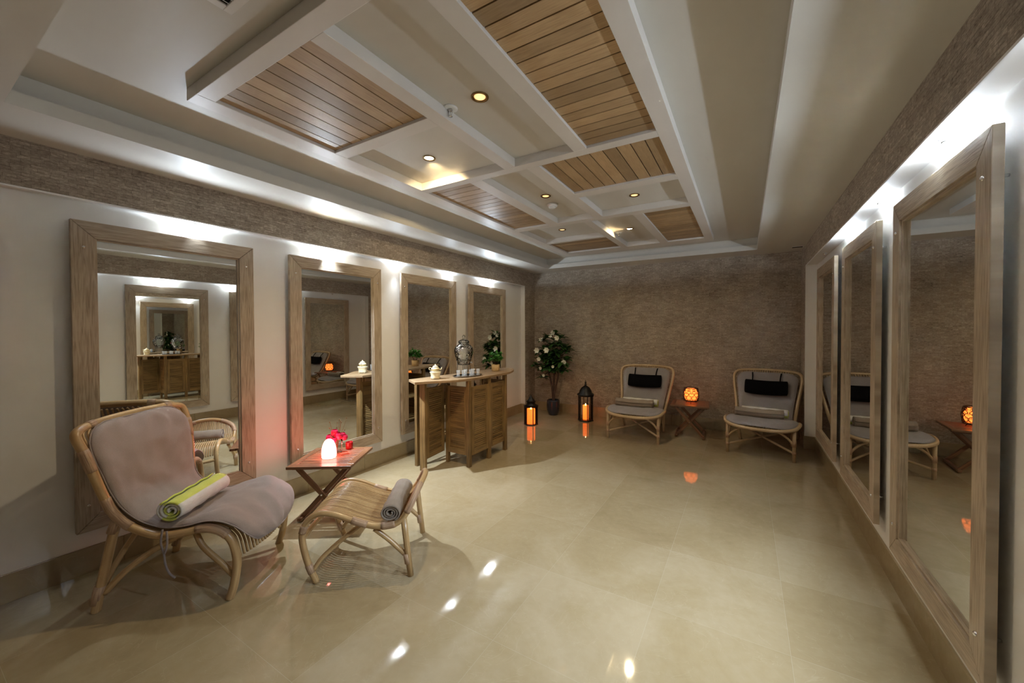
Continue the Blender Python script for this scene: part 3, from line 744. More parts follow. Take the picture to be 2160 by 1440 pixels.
# ------------------------------------------------------------------ rattan footstool
angS = math.atan2(.59882, .80088); WS = .50
tS = thing('rattan_footstool', 'rattan footstool with ribbed saddle seat and one upturned end', 'footstool', (-2.202, 1.327, 0), angS)
railS = [(.0, 0, 0), (-.045, 0, .11), (-.073, 0, .22), (-.078, 0, .30), (-.048, 0, .372), (.02, 0, .412), (.117, 0, .397), (.225, 0, .352), (.334, 0, .318), (.43, 0, .318), (.49, 0, .345), (.53, .005, .40), (.555, .03, .45)]
loopS = railS+[(.575, .09, .49), (.592, .17, .515), (.598, WS/2, .522)]; loopS = loopS+[(p[0], WS-p[1], p[2]) for p in loopS[::-1][1:]]
LS = spline(loopS, 5)
m = MB(); m.tube(LS, .0185, 12); m.build('frame_pole', 'rattan', tS)
wraps(tS, LS, [(.02, .05), (.115, .135), (.245, .29), (.31, .35), (.38, .46), (.54, .62), (.65, .69), (.71, .755), (.95, .98)], .0208)
m = MB(); rods(m, railS[3:13], WS, 27, .0062, .018, lambda t, u: (-.035*math.sin(PI*u)*max(0, .25-t)*4+.045*math.sin(PI*u)*max(0, t-.8)*5, -.012*math.sin(PI*u)+.075*math.sin(PI*u)*max(0, t-.8)*5))
for t_ in (.28, .60, .85):
    R = spline(railS[3:13], 5); p = R[int(t_*(len(R)-1))]
    m.tube([(p.x, p.y+(WS-2*p.y)*u, p.z-.010-.012*math.sin(PI*u)) for u in [i/8 for i in range(9)]], .007, 6)
rim = [(-.078, 0, .26), (-.10, WS*.3, .245), (-.10, WS*.7, .245), (-.078, WS, .26)]
m.tube(spline(rim, 6), .016, 8)
m.build('cane_seat', 'rattan', tS)
for sd in (0, 1):
    F = (lambda p: p) if sd == 0 else (lambda p: (p[0], WS-p[1], p[2]))
    m = MB(); m.tube([F(p) for p in [(.505, 0, .36), (.523, 0, .19), (.545, 0, 0)]], .0185, 12); m.build('leg', 'rattan', tS)
    m = MB(); m.tube(spline([F(p) for p in [(.33, .012, .295), (.42, .01, .22), (.522, .004, .12)]], 5), .0145, 10); m.build('brace', 'rattan', tS)
    m = MB(); m.tube(spline([F(p) for p in [(-.018, .006, .075), (.03, .02, .14), (.13, .06, .22), (.25, .10, .30)]], 5), .0135, 10); m.build('brace', 'rattan', tS)
    m = MB(); m.tube([F(p) for p in [(.520, 0, .14), (.530, 0, .08)]], .0212, 12); m.build('binding', 'bind', tS)
towel_roll('rolled_towel', .42, .061, 'towel', 'rolled taupe towel resting across the rattan footstool', loc_of((-2.202, 1.327), angS, .425, .205, .391), angS+PI/2, phase=2.4)

# ------------------------------------------------------------------ folding side tables
def make_table():
    t = thing('folding_table', '', 'table')
    w = .49; zt = .455
    m = MB()
    fr = .055
    for y in (-w/2+fr/2, w/2-fr/2): m.box((0, y, zt-.011), (w, fr, .022), grain=0)
    for x in (-w/2+fr/2, w/2-fr/2): m.box((x, 0, zt-.011), (fr, w-2*fr, .022), grain=1)
    n = 11; inner = w-2*fr; p = inner/n
    for i in range(n): m.box((0, -inner/2+p*(i+.5), zt-.010), (inner, p-.0085, .016), grain=0)
    tt0 = m.build('table_top', 'redwood', t, bevel=.003)
    for y in (-.17, .17):
        m = MB(); m.box((-.155, y, zt-.034), (.16, .024, .024)); m.box((.155, y, zt-.034), (.13, .024, .024)); m.build('batten', 'redwood', tt0, bevel=.004)
    for k, yy in ((1, .150), (-1, .185)):
        for y in (-yy, yy):
            L_ = math.hypot(.36, .40); a = math.atan2(.40, .36)*k
            m = MB(); m.box((0, y, .218), (L_+.02, .020, .036), Matrix.Rotation(-a, 3, 'Y'), grain=0); m.build('leg', 'redwood', t, bevel=.004)
    for x, yy in ((-.175, .165), (.175, .2), (-.06, .13), (.06, .13)):
        if abs(x) > .1: m = MB(); m.box((x, 0, .022), (.034, 2*yy+.06, .026)); m.build('foot_rail', 'redwood', t, bevel=.004)
    m = MB()
    for y in (-.2, .2): m.tube([(0, y-.008, .218), (0, y+.008, .218)], .007, 8)
    m.build('bolt', 'chrome', t)
    return t
tb = make_table()
tb.location = (-2.965, 1.935, 0); tb.rotation_euler = (0, 0, math.radians(33)); tb['label'] = 'red brown slatted folding table between the armchair and the footstool'; tb['group'] = 'folding side tables'
tb2 = dup(tb, (-.672, 5.872, 0), math.radians(4), 'dark wooden folding table between the two back wall lounge chairs')
ZT = .455
# egg lamp
eg = MB(); eg.lathe([(.0001, 0), (.050, 0), (.055, .006), (.056, .03), (.054, .07), (.046, .105), (.034, .132), (.018, .147), (.0001, .152)], n=32)
o = eg.build('table_lamp', 'lampshell', None); o.location = (-2.968, 1.905, ZT); tag(o, 'glowing white egg shaped lamp on the red brown folding table', 'lamp')
# flower vase
tv = thing('flower_vase', 'glass vase of bright red blooms and dry twigs behind the egg lamp', 'vase', (-3.035, 2.02, ZT))
m = MB(); m.lathe([(.040, 0), (.044, .01), (.040, .06), (.048, .115), (.052, .12), (.049, .12), (.037, .06), (.040, .012), (.0001, .008)], n=24); m.build('vase', 'glass', tv)
m = MB()
for i in range(11):
    a = random.random()*2*PI; rr = .03+.06*random.random(); h = .16+.12*random.random()
    m.tube(spline([(0, 0, .02), (rr*.4*math.cos(a), rr*.4*math.sin(a), .11), (rr*1.3*math.cos(a), rr*1.3*math.sin(a), h)], 4), .0015, 5)
    m.blob((rr*1.3*math.cos(a), rr*1.3*math.sin(a), h), .005, 4)
m.build('twigs', 'twig', tv)
def bloom(m, c, r, np_=5, seed=0):
    rnd = random.Random(seed); ta = rnd.random()*6
    for k in range(np_):
        a = 2*PI*k/np_+ta; d = Vector((math.cos(a), math.sin(a), 0)); side = Vector((-math.sin(a), math.cos(a), 0))
        def fn(u, v):
            t = (u*2-1)*1.05*math.sin(PI*min(.97, .10+v*.86))**.5; e = v*PI*.78
            rr = r*.62*math.sin(e)+.003; h = -r*.75*math.cos(e)
            return Vector(c)+(d*math.cos(t)+side*math.sin(t))*rr*(1+.04*(k % 2))+Vector((0, 0, h))
        m.grid(fn, 6, 7)
    m.blob((c[0], c[1], c[2]), r*.42, 6)
for i, (x, y, z, r) in enumerate([(.0, -.02, .175, .04), (-.055, -.03, .125, .04), (.05, -.01, .15, .042), (-.02, .02, .14, .04), (.03, -.05, .12, .035), (-.03, -.045, .115, .034), (.065, .03, .13, .034), (.0, .055, .135, .035)]):
    m = MB(); bloom(m, (x, y, z), r, 6, i); m.build('bloom', 'rose', tv)
tj = thing('red_jar', 'small dark red glass jar on the corner of the left folding table', 'jar', (-3.03, 2.135, ZT))
m = MB(); m.lathe([(.028, 0), (.031, .01), (.031, .055), (.028, .06), (.026, .055), (.026, .015), (.0001, .012)], n=20); m.build('jar', 'redglass', tj)
m = MB(); m.lathe([(.0001, .015), (.024, .015), (.024, .035), (.0001, .035)], n=16); m.build('wax', 'rose', tj)

# lattice lamp on the far table
tl = thing('lattice_lamp', 'pierced lattice table lamp glowing orange on the far folding table', 'lamp', (-.662, 5.86, ZT))
def lat_r(z): return .066+.038*math.sin(PI*min(1, (z-.035)/.20)*.62+.75)
m = MB()
NA = 9; NZ = 5; z0, z1 = .04, .215
for d_ in (1, -1):
    for k in range(NA):
        pts = []
        for i in range(31):
            z = z0+(z1-z0)*i/30; a = 2*PI*k/NA+d_*(.16*math.sin(2*PI*NZ/2*i/30)+ i/30*.35)
            r = lat_r(z); pts.append((r*math.cos(a), r*math.sin(a), z))
        m.tube(pts, .0032, 5)
for k in range(NA*2):
    for i in range(4):
        z = z0+.022+(z1-z0-.03)*i/3.4; a = 2*PI*(k+.5*(i % 2))/(NA*2)*1.0
        r = lat_r(z); c3 = Vector((r*math.cos(a), r*math.sin(a), z)); tt = Vector((-math.sin(a), math.cos(a), 0))
        m.tube([c3+tt*(.0085*math.cos(b4))+Vector((0, 0, .010*math.sin(b4))) for b4 in [2*PI*q_/10 for q_ in range(10)]], .0021, 5, closed=True)
for z in (z0, z1): m.tube([(lat_r(z)*math.cos(a), lat_r(z)*math.sin(a), z) for a in [2*PI*i/28 for i in range(28)]], .005, 6, closed=True)
m.build('lattice_shade', 'iron', tl)
m = MB(); m.lathe([(.0001, .05), (.072, .05), (.088, .10), (.088, .15), (.062, .205), (.0001, .21)], n=24); m.build('diffuser', 'lampcore', tl)
for a in (.6, 2.7, 4.8):
    m = MB(); m.tube([(.05*math.cos(a), .05*math.sin(a), .045), (.075*math.cos(a), .075*math.sin(a), .002)], .003, 6); m.build('leg', 'iron', tl)

# ------------------------------------------------------------------ two lounge chairs at the back wall
def make_lounge():
    t = thing('rattan_lounge_chair', '', 'chair')
    half = [(.125, 0, .345), (.115, .12, .346), (.08, .25, .352), (.01, .345, .370), (-.12, .382, .395), (-.26, .375, .385), (-.40, .345, .345), (-.52, .325, .335), (-.61, .325, .38), (-.69, .335, .47), (-.76, .355, .60), (-.84, .385, .78), (-.88, .385, .87), (-.90, .345, .918), (-.92, .24, .935), (-.93, .10, .942), (-.93, 0, .943)]
    loop = half+[(p[0], -p[1], p[2]) for p in half[::-1][1:-1]]
    L_ = spline(loop, 4, closed=True)
    m = MB(); m.tube(L_, .0195, 10, closed=True); m.build('frame_pole', 'rattan2', t)
    m = MB()
    inner = spline([(p[0]-.03 if p[0] > -.5 else p[0]+.012, max(p[1]-.03, 0), p[2]-.004) for p in half], 4)
    # woven sheet
    n = len(inner)
    for k in range(27):
        x = (k/26*2-1)*.345; pts = []
        for p in inner:
            if p.y > abs(x)-.004: pts.append((p.x, x, p.z-.012))
        # canes follow the profile where the seat is wide enough
        prof = spline([(.09, 0, .335), (-.12, 0, .365), (-.26, 0, .365), (-.40, 0, .325), (-.52, 0, .315), (-.61, 0, .36), (-.69, 0, .455), (-.76, 0, .585), (-.84, 0, .765), (-.90, 0, .91), (-.93, 0, .94)], 5)
        f0 = .09-(.0 if abs(x) < .1 else (abs(x)-.1)**2*1.3)
        pp = [(min(p.x, f0), x*(1 if p.x < -.1 else 1), p.z) for p in prof if not (-.66 < p.x < -.36 and abs(x) > .315)]
        if len(pp) > 3 and abs(x) <= .315: m.tube(pp, .0058, 5)
    m.build('cane_seat', 'rattan2', t)
    for y in (.335, -.335):
        m = MB(); m.tube([(0.005, y*1.0, .365), (0, y, 0)], .0185, 10); m.build('leg', 'rattan2', t)
        s_ = 1 if y > 0 else -1
        m = MB(); m.tube(spline([(-.50, s_*.32, .34), (-.58, s_*.30, .2), (-.70, s_*.285, 0)], 5), .0185, 10); m.build('leg', 'rattan2', t)
        m = MB(); m.tube(spline([(0, s_*.33, .19), (.01, s_*.27, .265), (.0, s_*.17, .325), (-.04, s_*.05, .35)], 5), .0125, 8); m.build('brace', 'rattan2', t)
        m = MB(); m.tube(spline([(0, s_*.33, .15), (-.08, s_*.33, .22), (-.16, s_*.33, .30), (-.20, s_*.34, .37)], 5), .0125, 8); m.build('brace', 'rattan2', t)
        m = MB(); m.tube([(0, s_*.33, .10), (-.62, -s_*.29, .22)], .0125, 8); m.build('stretcher', 'rattan2', t)
        band(t, [(.001, y, .24), (.001, y, .17)], .0212, 10); band(t, [(0, y, .12), (0, y, .085)], .0205, 10)
    return t
ch2 = make_lounge(); GB = 'pale rattan lounge chairs at the stone wall'
ch2.location = (-1.3125, 5.17, 0); ch2.rotation_euler = (0, 0, -PI/2); ch2['label'] = 'pale rattan lounge chair left of the lattice lamp table, before the stone wall'; ch2['group'] = GB
B3 = (.150, 5.26, 0); A3 = math.radians(-97)
ch3 = dup(ch2, B3, A3, 'pale rattan lounge chair in the right rear corner beside the mirrors')
profB = [(.078, .366), (-.04, .390), (-.2, .402), (-.34, .385), (-.47, .357), (-.56, .375), (-.63, .425), (-.69, .52), (-.755, .66), (-.83, .83), (-.865, .905)]
hwB = [.29, .355, .365, .345, .305, .295, .295, .305, .325, .345, .32]
def cushB(loc, rz, label):
    return cushion('seat_cushion', profB, hwB, 0, .034, label, 'cushion', loc, rz, 'greycloth2', 'grey cushions on the back wall chairs', 1.1, corner=.09)
cushB((-1.3125, 5.17, .006), -PI/2, 'grey cushion covering the lounge chair left of the lattice lamp')
cushB((B3[0], B3[1], .006), A3, 'grey cushion covering the lounge chair in the right rear corner')
def back_kit(base, ang, wh):
    L_ = lambda s, wd, z: loc_of(base, ang, s, wd, z)
    towel_roll('rolled_towel', .51, .066, 'towel', 'rolled taupe towel on the seat of the '+wh, L_(-.235, .03*(-1), .472), ang+PI/2+.06, sag=.008, phase=1.0, group='taupe towels on the back wall chairs')
    towel_roll('rolled_towel', .49, .060, 'stripe', 'yellow striped towel behind the taupe one, '+wh, L_(-.382, .02, .468), ang+PI/2-.02, phase=3.3, group='striped towels on the back wall chairs')
    pl = MB()
    def fn_side(sd):
        def fn(u, v):
            x = u*2-1; y = v*2-1
            ex = (1-abs(x)**5)**.5 if abs(x) < 1 else 0; ey = (1-abs(y)**4)**.5 if abs(y) < 1 else 0
            return (sd*.042*ex*ey, x*.245*(1-.04*abs(y)**6), y*.098*(1-.05*abs(x)**4) + .012*x*x+(-.012))
        return fn
    pl.grid(fn_side(1), 18, 10); pl.grid(fn_side(-1), 18, 10)
    o = pl.build('neck_pillow', 'blackcloth', None, weld=True)
    # lean the pillow onto the back rest
    lean = math.atan2(.14, .34)
    o.rotation_euler = (Matrix.Rotation(ang, 3, 'Z') @ Matrix.Rotation(-lean, 3, 'Y')).to_euler()
    o.location = L_(-.712, 0, .735)
    tag(o, 'black headrest pillow hanging on straps from the '+wh, 'pillow', 'black headrest pillows')
    for y in (-.155, .155):
        m = MB(); m.tube([(-.01, y, .08), (-.028, y*1.02, .15), (-.05, y*1.06, .205), (-.075, y*1.06, .215), (-.10, y*1.06, .17)], .0075, 6); m.build('strap', 'blackcloth', o)
back_kit((-1.3125, 5.17), -PI/2, 'lounge chair left of the lattice lamp')
back_kit((B3[0], B3[1]), A3, 'lounge chair in the right rear corner')

# ------------------------------------------------------------------ folding teak bar
tB = thing('folding_bar', 'teak folding bar with louvred panels and curved counter by the left wall', 'bar', (-2.85, 3.5, 0))
OB = Vector((-2.85, 3.5, 0))
def bpost(x, y, sx, sy, z0, z1, nm='post'):
    m = MB(); m.box((x-OB.x, y-OB.y, (z0+z1)/2), (sx, sy, z1-z0)); m.build(nm, 'teak', tB, bevel=.003)
ZTB = .948
bpost(-2.965, 2.968, .078, .030, 0, ZTB)
bpost(-2.612, 3.298, .042, .045, 0, ZTB); bpost(-2.597, 3.648, .042, .045, 0, ZTB); bpost(-2.600, 4.0, .042, .045, 0, ZTB)
bpost(-2.930, 3.318, .040, .035, 0, .89); bpost(-3.14, 3.05, .04, .04, 0, ZTB); bpost(-2.97, 4.02, .04, .04, 0, ZTB)
def louvre(p, q_, z0=.125, z1=.875, nm='louvre_panel'):
    p = Vector((*p, 0)); q_ = Vector((*q_, 0)); d = q_-p; L_ = d.length; a = math.atan2(d.y, d.x); R = Matrix.Rotation(a, 3, 'Z'); c0 = (p+q_)/2-OB; c0.z = 0
    m = MB(); st = .042; th = .024
    for s_ in (-1, 1): m.box(c0+R @ Vector((s_*(L_/2-st/2), 0, (z0+z1)/2)), (st, th, z1-z0), R, grain=2)
    m.box(c0+R @ Vector((0, 0, z0+.03)), (L_-2*st, th, .06), R, grain=0); m.box(c0+R @ Vector((0, 0, z1-.025)), (L_-2*st, th, .05), R, grain=0)
    n = 29; za, zb = z0+.06, z1-.05
    for i in range(n):
        z = za+(zb-za)*(i+.5)/n
        m.box(c0+R @ Vector((0, 0, z)), (L_-2*st, .006, (zb-za)/n*1.15), R @ Matrix.Rotation(.28, 3, 'X'), grain=0)
    m.build(nm, 'teak', tB, bevel=0)
louvre((-2.945, 2.985), (-2.985, 3.305)); louvre((-2.918, 3.305), (-2.624, 3.300)); louvre((-2.600, 3.322), (-2.598, 3.624)); louvre((-2.598, 3.672), (-2.600, 3.978))
louvre((-2.622, 4.01), (-2.95, 4.02))
for z in (.30, .60):
    m = MB()
    for i in range(5): m.box((-2.80-i*.065-OB.x, 3.66-OB.y, z), (.05, .64, .014))
    m.build('shelf', 'teak', tB)
m = MB()
for z in (.28, .31, .58, .61): m.box((-3.14-OB.x, 3.2-OB.y, z), (.02, .3, .022))
m.build('shelf_rail', 'teak', tB)
out = [(-3.11, 2.905), (-2.885, 2.775), (-2.77, 2.96), (-2.628, 3.145), (-2.575, 3.405), (-2.555, 3.69), (-2.552, 3.985), (-2.60, 4.18), (-2.68, 4.35), (-2.79, 4.47), (-2.875, 4.46), (-2.93, 4.36), (-2.99, 4.0)]
sm = [out[0], out[1]]+[(v.x, v.y) for v in spline([(*p, 0) for p in out[1:]], 3)[1:]]
m = MB(); m.poly_prism([(x-OB.x, y-OB.y) for x, y in sm], ZTB, .975); m.build('counter_top', 'teaktop', tB, bevel=.004)
m = MB()
for i in range(1, 6):
    f_ = i/6; a = (out[0][0]*(1-f_)+out[1][0]*f_, out[0][1]*(1-f_)+out[1][1]*f_)
    a2 = (-2.95+(.33)*f_, 4.25-.1*abs(f_-.4))
    P1 = Vector((a[0]-OB.x, a[1]-OB.y+.02, .9752)); P2 = Vector((a2[0]-OB.x, a2[1]-OB.y, .9752)); dd = (P2-P1); sd = Vector((-dd.y, dd.x, 0)).normalized()*.0012
    if f_ < .9: m.add([P1-sd, P1+sd, P2+sd, P2-sd], [(0, 1, 2, 3)], [[(0, 0)]*4])
m.build('board_joints', 'dark', tB)
m = MB(); m.box((-2.93-OB.x, 3.25-OB.y, ZTB-.02), (.06, .10, .012)); m.box((-2.93-OB.x, 3.3-OB.y, ZTB-.045), (.02, .008, .05)); m.build('hinge', 'chrome', tB)

ZC = .975
# teapot on warmer
tt_ = thing('teapot_warmer', 'ivory ceramic teapot on its warmer at the near end of the bar', 'teapot', (-2.887, 3.075, ZC), .9)
m = MB(); m.lathe([(.048, .006), (.052, .012), (.047, .03), (.05, .05), (.056, .068), (.06, .076), (.056, .082), (.045, .083)], n=24, lobes=6, amp=.02)
for k in range(4): m.blob((.042*math.cos(k*PI/2+.8), .042*math.sin(k*PI/2+.8), .008), .009, 5)
m.build('warmer', 'ivory', tt_)
m = MB(); m.lathe([(.034, .083), (.042, .09), (.046, .104), (.042, .118), (.032, .126), (.030, .128)], n=24); pt0 = m.build('pot', 'ivory', tt_)
m = MB(); m.lathe([(.032, .128), (.029, .136), (.016, .144), (.006, .147), (.008, .155), (.0001, .161)], n=20); m.build('lid', 'ivory', tt_)
m = MB(); m.tube(spline([(.04, 0, .098), (.06, 0, .104), (.068, 0, .124)], 5), lambda t: .009-.005*t, 8); m.build('spout', 'ivory', pt0)
m = MB(); m.tube(spline([(-.038, 0, .118), (-.062, 0, .124), (-.066, 0, .105), (-.042, 0, .094)], 5), .004, 7); m.build('handle', 'ivory', pt0)
m = MB(); m.lathe([(.0475, .101), (.0478, .104), (.0475, .107)], n=24); m.build('gilt_band', 'gold', pt0)
# tray and glasses
TR = (-2.735, 3.435)
td = thing('serving_tray', 'oval silver tray carrying small glasses on the bar', 'tray', (*TR, ZC), math.radians(72))
m = MB(); k0 = len(m.v); m.lathe([(.0001, .003), (.155, .003), (.168, .006), (.182, .016), (.186, .014), (.17, .001), (.0001, 0)], n=40)
for i in range(k0, len(m.v)): v = m.v[i]; m.v[i] = (v[0], v[1]*.62, v[2])
m.build('dish', 'silver', td)
gp = MB(); gp.lathe([(.0001, .002), (.019, .002), (.020, .006), (.0165, .02), (.018, .05), (.0235, .075), (.0222, .075), (.0165, .05), (.015, .022), (.0001, .014)], n=20)
g0 = gp.build('drinking_glass', 'tumbler', None); GL = 'small glasses on the silver tray'
spots6 = [(-.125, .0, 'nearest the teapot'), (-.085, -.045, 'second from the teapot end'), (-.01, .03, 'at the back middle'), (.02, -.035, 'at the front middle'), (.085, .02, 'fifth from the teapot end'), (.13, -.02, 'farthest from the teapot')]
for i, (a, b5, wh) in enumerate(spots6):
    o = g0 if i == 0 else g0.copy()
    if i: COL.objects.link(o)
    ca, sa = math.cos(math.radians(72)), math.sin(math.radians(72))
    o.location = (TR[0]+a*ca-b5*sa, TR[1]+a*sa+b5*ca, ZC+.003); tag(o, 'small clear glass on the silver tray, '+wh, 'glass', GL)
# drink dispenser
tk = thing('drink_dispenser', 'cut glass drink dispenser with lid on a wire stand on the bar', 'dispenser', (-2.935, 3.615, ZC), .3)
m = MB(); pr = [(.0001, .115), (.066, .115), (.072, .125), (.080, .155), (.098, .20), (.112, .25), (.114, .285), (.10, .325), (.072, .35), (.062, .362), (.062, .375)]
pri = [(max(r-.006, .0001), z+.004) for r, z in pr[::-1]]; m.lathe(pr+pri, n=32, lobes=16, amp=.018); jr = m.build('jar', 'cutglass', tk)
m = MB(); m.lathe([(.066, .375), (.068, .382), (.062, .396), (.040, .41), (.014, .42), (.011, .432), (.02, .445), (.014, .462), (.0001, .47)], n=24, lobes=8, amp=.03); m.build('lid', 'cutglass', tk)
m = MB()
for a in (.5, 2.07, 3.64, 5.21): m.tube([(.078*math.cos(a), .078*math.sin(a), .165), (.074*math.cos(a), .074*math.sin(a), .10), (.088*math.cos(a), .088*math.sin(a), .0)], .003, 6)
for z, r in ((.165, .092), (.112, .072)): m.tube([(r*math.cos(a), r*math.sin(a), z) for a in [2*PI*i/28 for i in range(28)]], .003, 6, closed=True)
m.build('stand', 'iron', tk)
m = MB(); m.tube([(.08, -.02, .14), (.12, -.03, .14)], .007, 8); m.tube([(.115, -.029, .15), (.115, -.029, .118)], .005, 8); m.build('tap', 'chrome', jr)
# small plant
tp = thing('potted_plant', 'small bushy green plant in a bamboo pot at the far end of the bar', 'plant', (-2.775, 4.055, ZC))
m = MB(); m.lathe([(.044, 0), (.050, .004), (.054, .085), (.050, .085), (.046, .07), (.0001, .07)], n=18, lobes=9, amp=.03); m.build('pot', 'bamboo', tp)
def leafcluster(m, c, n, size, spread, rnd, up_=.3, wd=.3, thick=False):
    for k in range(n):
        a = rnd.random()*2*PI; el = rnd.uniform(-.25, 1.0)+up_
        d = Vector((math.cos(a)*math.cos(el), math.sin(a)*math.cos(el), math.sin(el))).normalized(); side = d.cross(Vector((0, 0, 1)))
        if side.length < .05: side = Vector((1, 0, 0))
        side.normalize(); nn = side.cross(d); L_ = size*rnd.uniform(.7, 1.15); droop = rnd.uniform(.1, .4); o_ = Vector(c)+d*spread
        def fn(u, v, d=d, side=side, nn=nn, L_=L_, droop=droop, o_=o_):
            wv_ = math.sin(PI*min(.985, .03+v*.95))**.8*L_*wd; x = (u*2-1)*wv_
            return o_+d*(L_*v)+side*x+nn*(abs(x)*.35)-Vector((0, 0, 1))*(droop*L_*v*v)
        m.grid(fn, 2, 5)
rnd = random.Random(3); m = MB()
for k in range(44):
    a = rnd.random()*2*PI; rr = rnd.random()**.5*.088; z = .12+rnd.random()*.13*(1-rr*4)
    leafcluster(m, (rr*math.cos(a), rr*math.sin(a), z), 8, .042, .004, rnd, .4, .33)
m.build('foliage', 'leaf2', tp)
m = MB()
for k in range(9):
    a = rnd.random()*2*PI; m.tube([(.01*math.cos(a), .01*math.sin(a), .07), (.06*math.cos(a), .06*math.sin(a), .16)], .002, 5)
m.build('stems', 'bark', tp)

# ------------------------------------------------------------------ lanterns with candles
def lantern(loc, h, r, label, clabel, ang=0, dome=True, n=6):
    t = thing('candle_lantern', label, 'lantern', loc, ang, 'dark metal floor lanterns')
    hb = h*.03; top = h*.60
    m = MB(); m.lathe([(r, 0), (r*1.04, hb*.4), (r*1.0, hb), (r*.92, hb*1.1)], n=n); m.sm = [False]*len(m.sm); m.build('base', 'iron', t)
    for k in range(n):
        a = 2*PI*k/n; x, y = r*.93*math.cos(a), r*.93*math.sin(a)
        m = MB(); m.box((x, y, (hb+top)/2), (.012, .012, top-hb), Matrix.Rotation(a, 3, 'Z')); m.build('post', 'iron', t)
        a2 = a+PI/n; ap = r*.93*math.cos(PI/n); L_ = 2*r*.93*math.sin(PI/n)-.014
        m = MB(); m.box((ap*math.cos(a2), ap*math.sin(a2), (hb+top)/2), (.002, L_, top-hb-.004), Matrix.Rotation(a2, 3, 'Z')); m.build('pane', 'glass', t)
    m = MB(); m.lathe([(r*1.0, top), (r*1.06, top+.006), (r*1.04, top+h*.035)], n=n)
    m.sm = [False]*len(m.sm); m.build('top_ring', 'iron', t)
    m = MB(); z = top+h*.035
    if dome: prof = [(r*1.1, z), (r*1.08, z+h*.012), (r*.82, z+h*.05), (r*.74, z+h*.11), (r*.52, z+h*.175), (r*.22, z+h*.215), (r*.10, z+h*.225), (r*.18, z+h*.24), (r*.18, z+h*.25), (r*.06, z+h*.26), (r*.13, z+h*.285), (r*.05, z+h*.31), (r*.02, z+h*.365)]
    else: prof = [(r*1.08, z), (r*.62, z+h*.05), (r*.60, z+h*.13), (r*.72, z+h*.14), (r*.45, z+h*.20), (r*.30, z+h*.25), (r*.22, z+h*.30), (r*.08, z+h*.31), (r*.11, z+h*.34), (r*.02, z+h*.365)]
    m.lathe(prof, n=24 if dome else n*2); m.build('roof', 'iron', t)
    tc_ = thing('pillar_candle', clabel, 'candle', (loc[0], loc[1], loc[2]+hb*1.1), 0, 'pillar candles in the lanterns')
    ch = (top-hb)*(.60 if dome else .86); cr = r*(.36 if dome else .60)
    m = MB(); m.lathe([(cr, 0), (cr, ch), (cr*.85, ch+.004), (cr*.7, ch-.006), (.0001, ch-.01)], n=24); wx = m.build('wax', 'candle', tc_)
    m = MB(); m.lathe([(.0001, ch-.008), (.006, ch), (.008, ch+.01), (.004, ch+.022), (.0001, ch+.032)], n=10); m.build('flame', 'flame', wx)
lantern((-2.943, 5.290, 0), .47, .112, 'smaller hexagonal lantern with lit candle by the left pier', 'broad glowing candle inside the smaller lantern', .3, False)
lantern((-2.279, 5.955, 0), .675, .128, 'taller domed lantern with lit candle right of the flowering tree', 'slim glowing candle inside the taller domed lantern', .1, True)

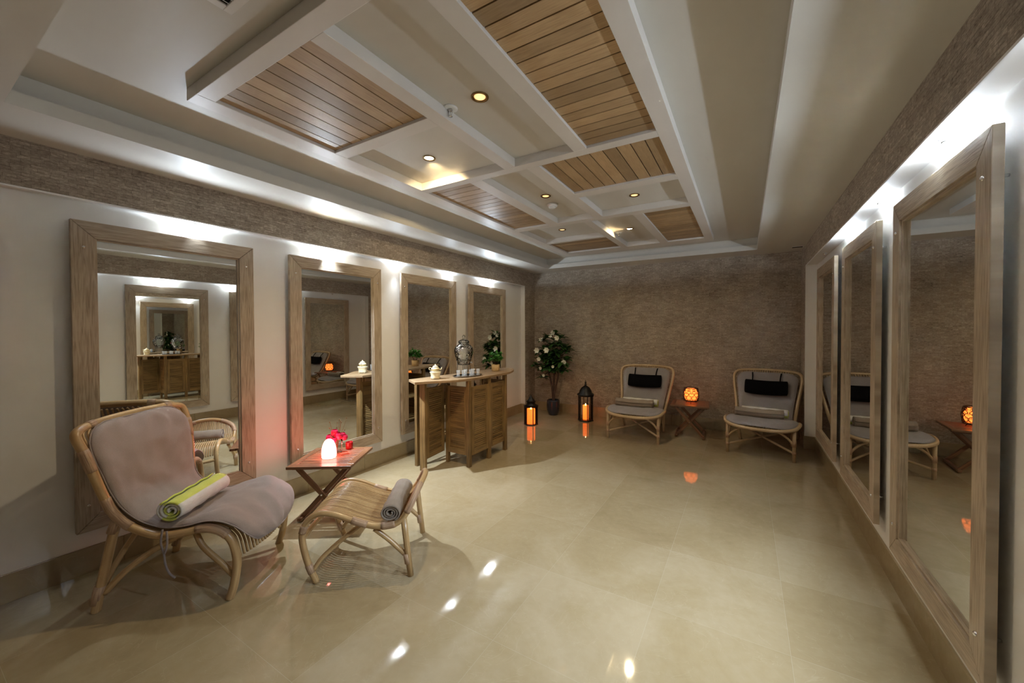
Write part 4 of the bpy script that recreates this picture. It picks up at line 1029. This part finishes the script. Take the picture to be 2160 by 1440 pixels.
# ------------------------------------------------------------------ flowering tree in a pot
tf = thing('flowering_tree', 'small leafy tree with white blooms in a navy pot in the left rear corner', 'tree', (-2.93, 6.08, 0))
m = MB(); m.lathe([(.075, 0), (.085, .006), (.112, .09), (.118, .17), (.112, .25), (.108, .268), (.098, .268), (.10, .24), (.0001, .235)], n=28, lobes=18, amp=.012); m.build('pot', 'navy', tf)
rnd = random.Random(11); tips = []
m = MB()
trunks = [[(0, 0, .23), (-.02, 0, .45), (-.07, 0, .68), (-.13, -.02, .90)], [(.01, 0, .23), (.03, -.01, .42), (.09, .0, .66), (.12, .0, .92)], [(0, .01, .23), (.0, .02, .5), (.01, .03, .85), (.02, .02, 1.15)]]
for tr in trunks:
    m.tube(spline(tr, 5), lambda t: .022-.012*t, 8)
    e = Vector(tr[-1]); b6 = Vector(tr[-2])
    for k in range(7):
        st = b6.lerp(e, rnd.uniform(.2, 1)); a = rnd.uniform(0, 2*PI); el = rnd.uniform(.0, 1.15)
        L_ = rnd.uniform(.14, .34); d = Vector((math.cos(a)*math.cos(el), math.sin(a)*math.cos(el)*.55, math.sin(el)))
        en = st+d*L_; en.x = max(-.29, min(.30, en.x)); en.y = max(-.26, min(.12, en.y)); en.z = min(1.44, en.z)
        m.tube(spline([st, st.lerp(en, .5)+Vector((0, 0, .04)), en], 4), .004, 6); tips.append(en)
m.build('trunk', 'bark', tf)
extra = [(-.24, -.05, 1.10), (-.19, 0, 1.30), (-.05, -.08, 1.36), (.06, -.05, 1.42), (.16, 0, 1.36), (.25, -.03, 1.18), (.27, -.04, .98), (.24, -.05, .80), (-.22, -.05, .82), (-.17, -.08, .66), (0, -.1, 1.0), (-.08, -.1, .85), (.1, -.1, 1.1), (-.12, -.1, 1.15), (.08, -.08, .78), (-.2, -.1, .98), (.18, -.08, 1.22), (.02, -.12, 1.22), (-.1, -.05, 1.0), (.12, -.1, .95), (.2, -.1, 1.08)]
m = MB()
for p in tips+[Vector(e) for e in extra]: leafcluster(m, p, 15, .14, .004, rnd, -.05, .25)
k0 = 0
for i, v in enumerate(m.v): m.v[i] = (v[0], min(v[1], .24), v[2])
m.build('foliage', 'leaf', tf)
for i, (x, y, z, s_) in enumerate([(-.235, -.16, 1.14, .055), (-.03, -.19, 1.15, .055), (-.19, -.17, .99, .042), (.05, -.10, 1.45, .045), (.14, -.13, 1.36, .05), (.27, -.13, .95, .048), (-.17, -.15, .83, .032), (.08, -.17, .87, .03), (-.10, -.17, .71, .03), (-.20, -.08, 1.33, .04), (.0, -.1, 1.40, .04)]):
    m = MB(); rr = s_
    for k in range(6):
        a = 2*PI*k/6+i; d = Vector((math.cos(a), -.35, math.sin(a))).normalized(); side = d.cross(Vector((0, 1, 0))).normalized()
        def fn(u, v, d=d, side=side):
            wv_ = math.sin(PI*min(.97, .06+v*.9))**.7*rr*.42; xx = (u*2-1)*wv_
            return Vector((x, y, z))+d*(rr*v)+side*xx+Vector((0, -1, 0))*(rr*.25*v*v-abs(xx)*.3)
        m.grid(fn, 3, 5)
    m.blob((x, y-.006, z), .006, 5, mi=1)
    m.build('blossom', ['petal', 'yolk'], tf)
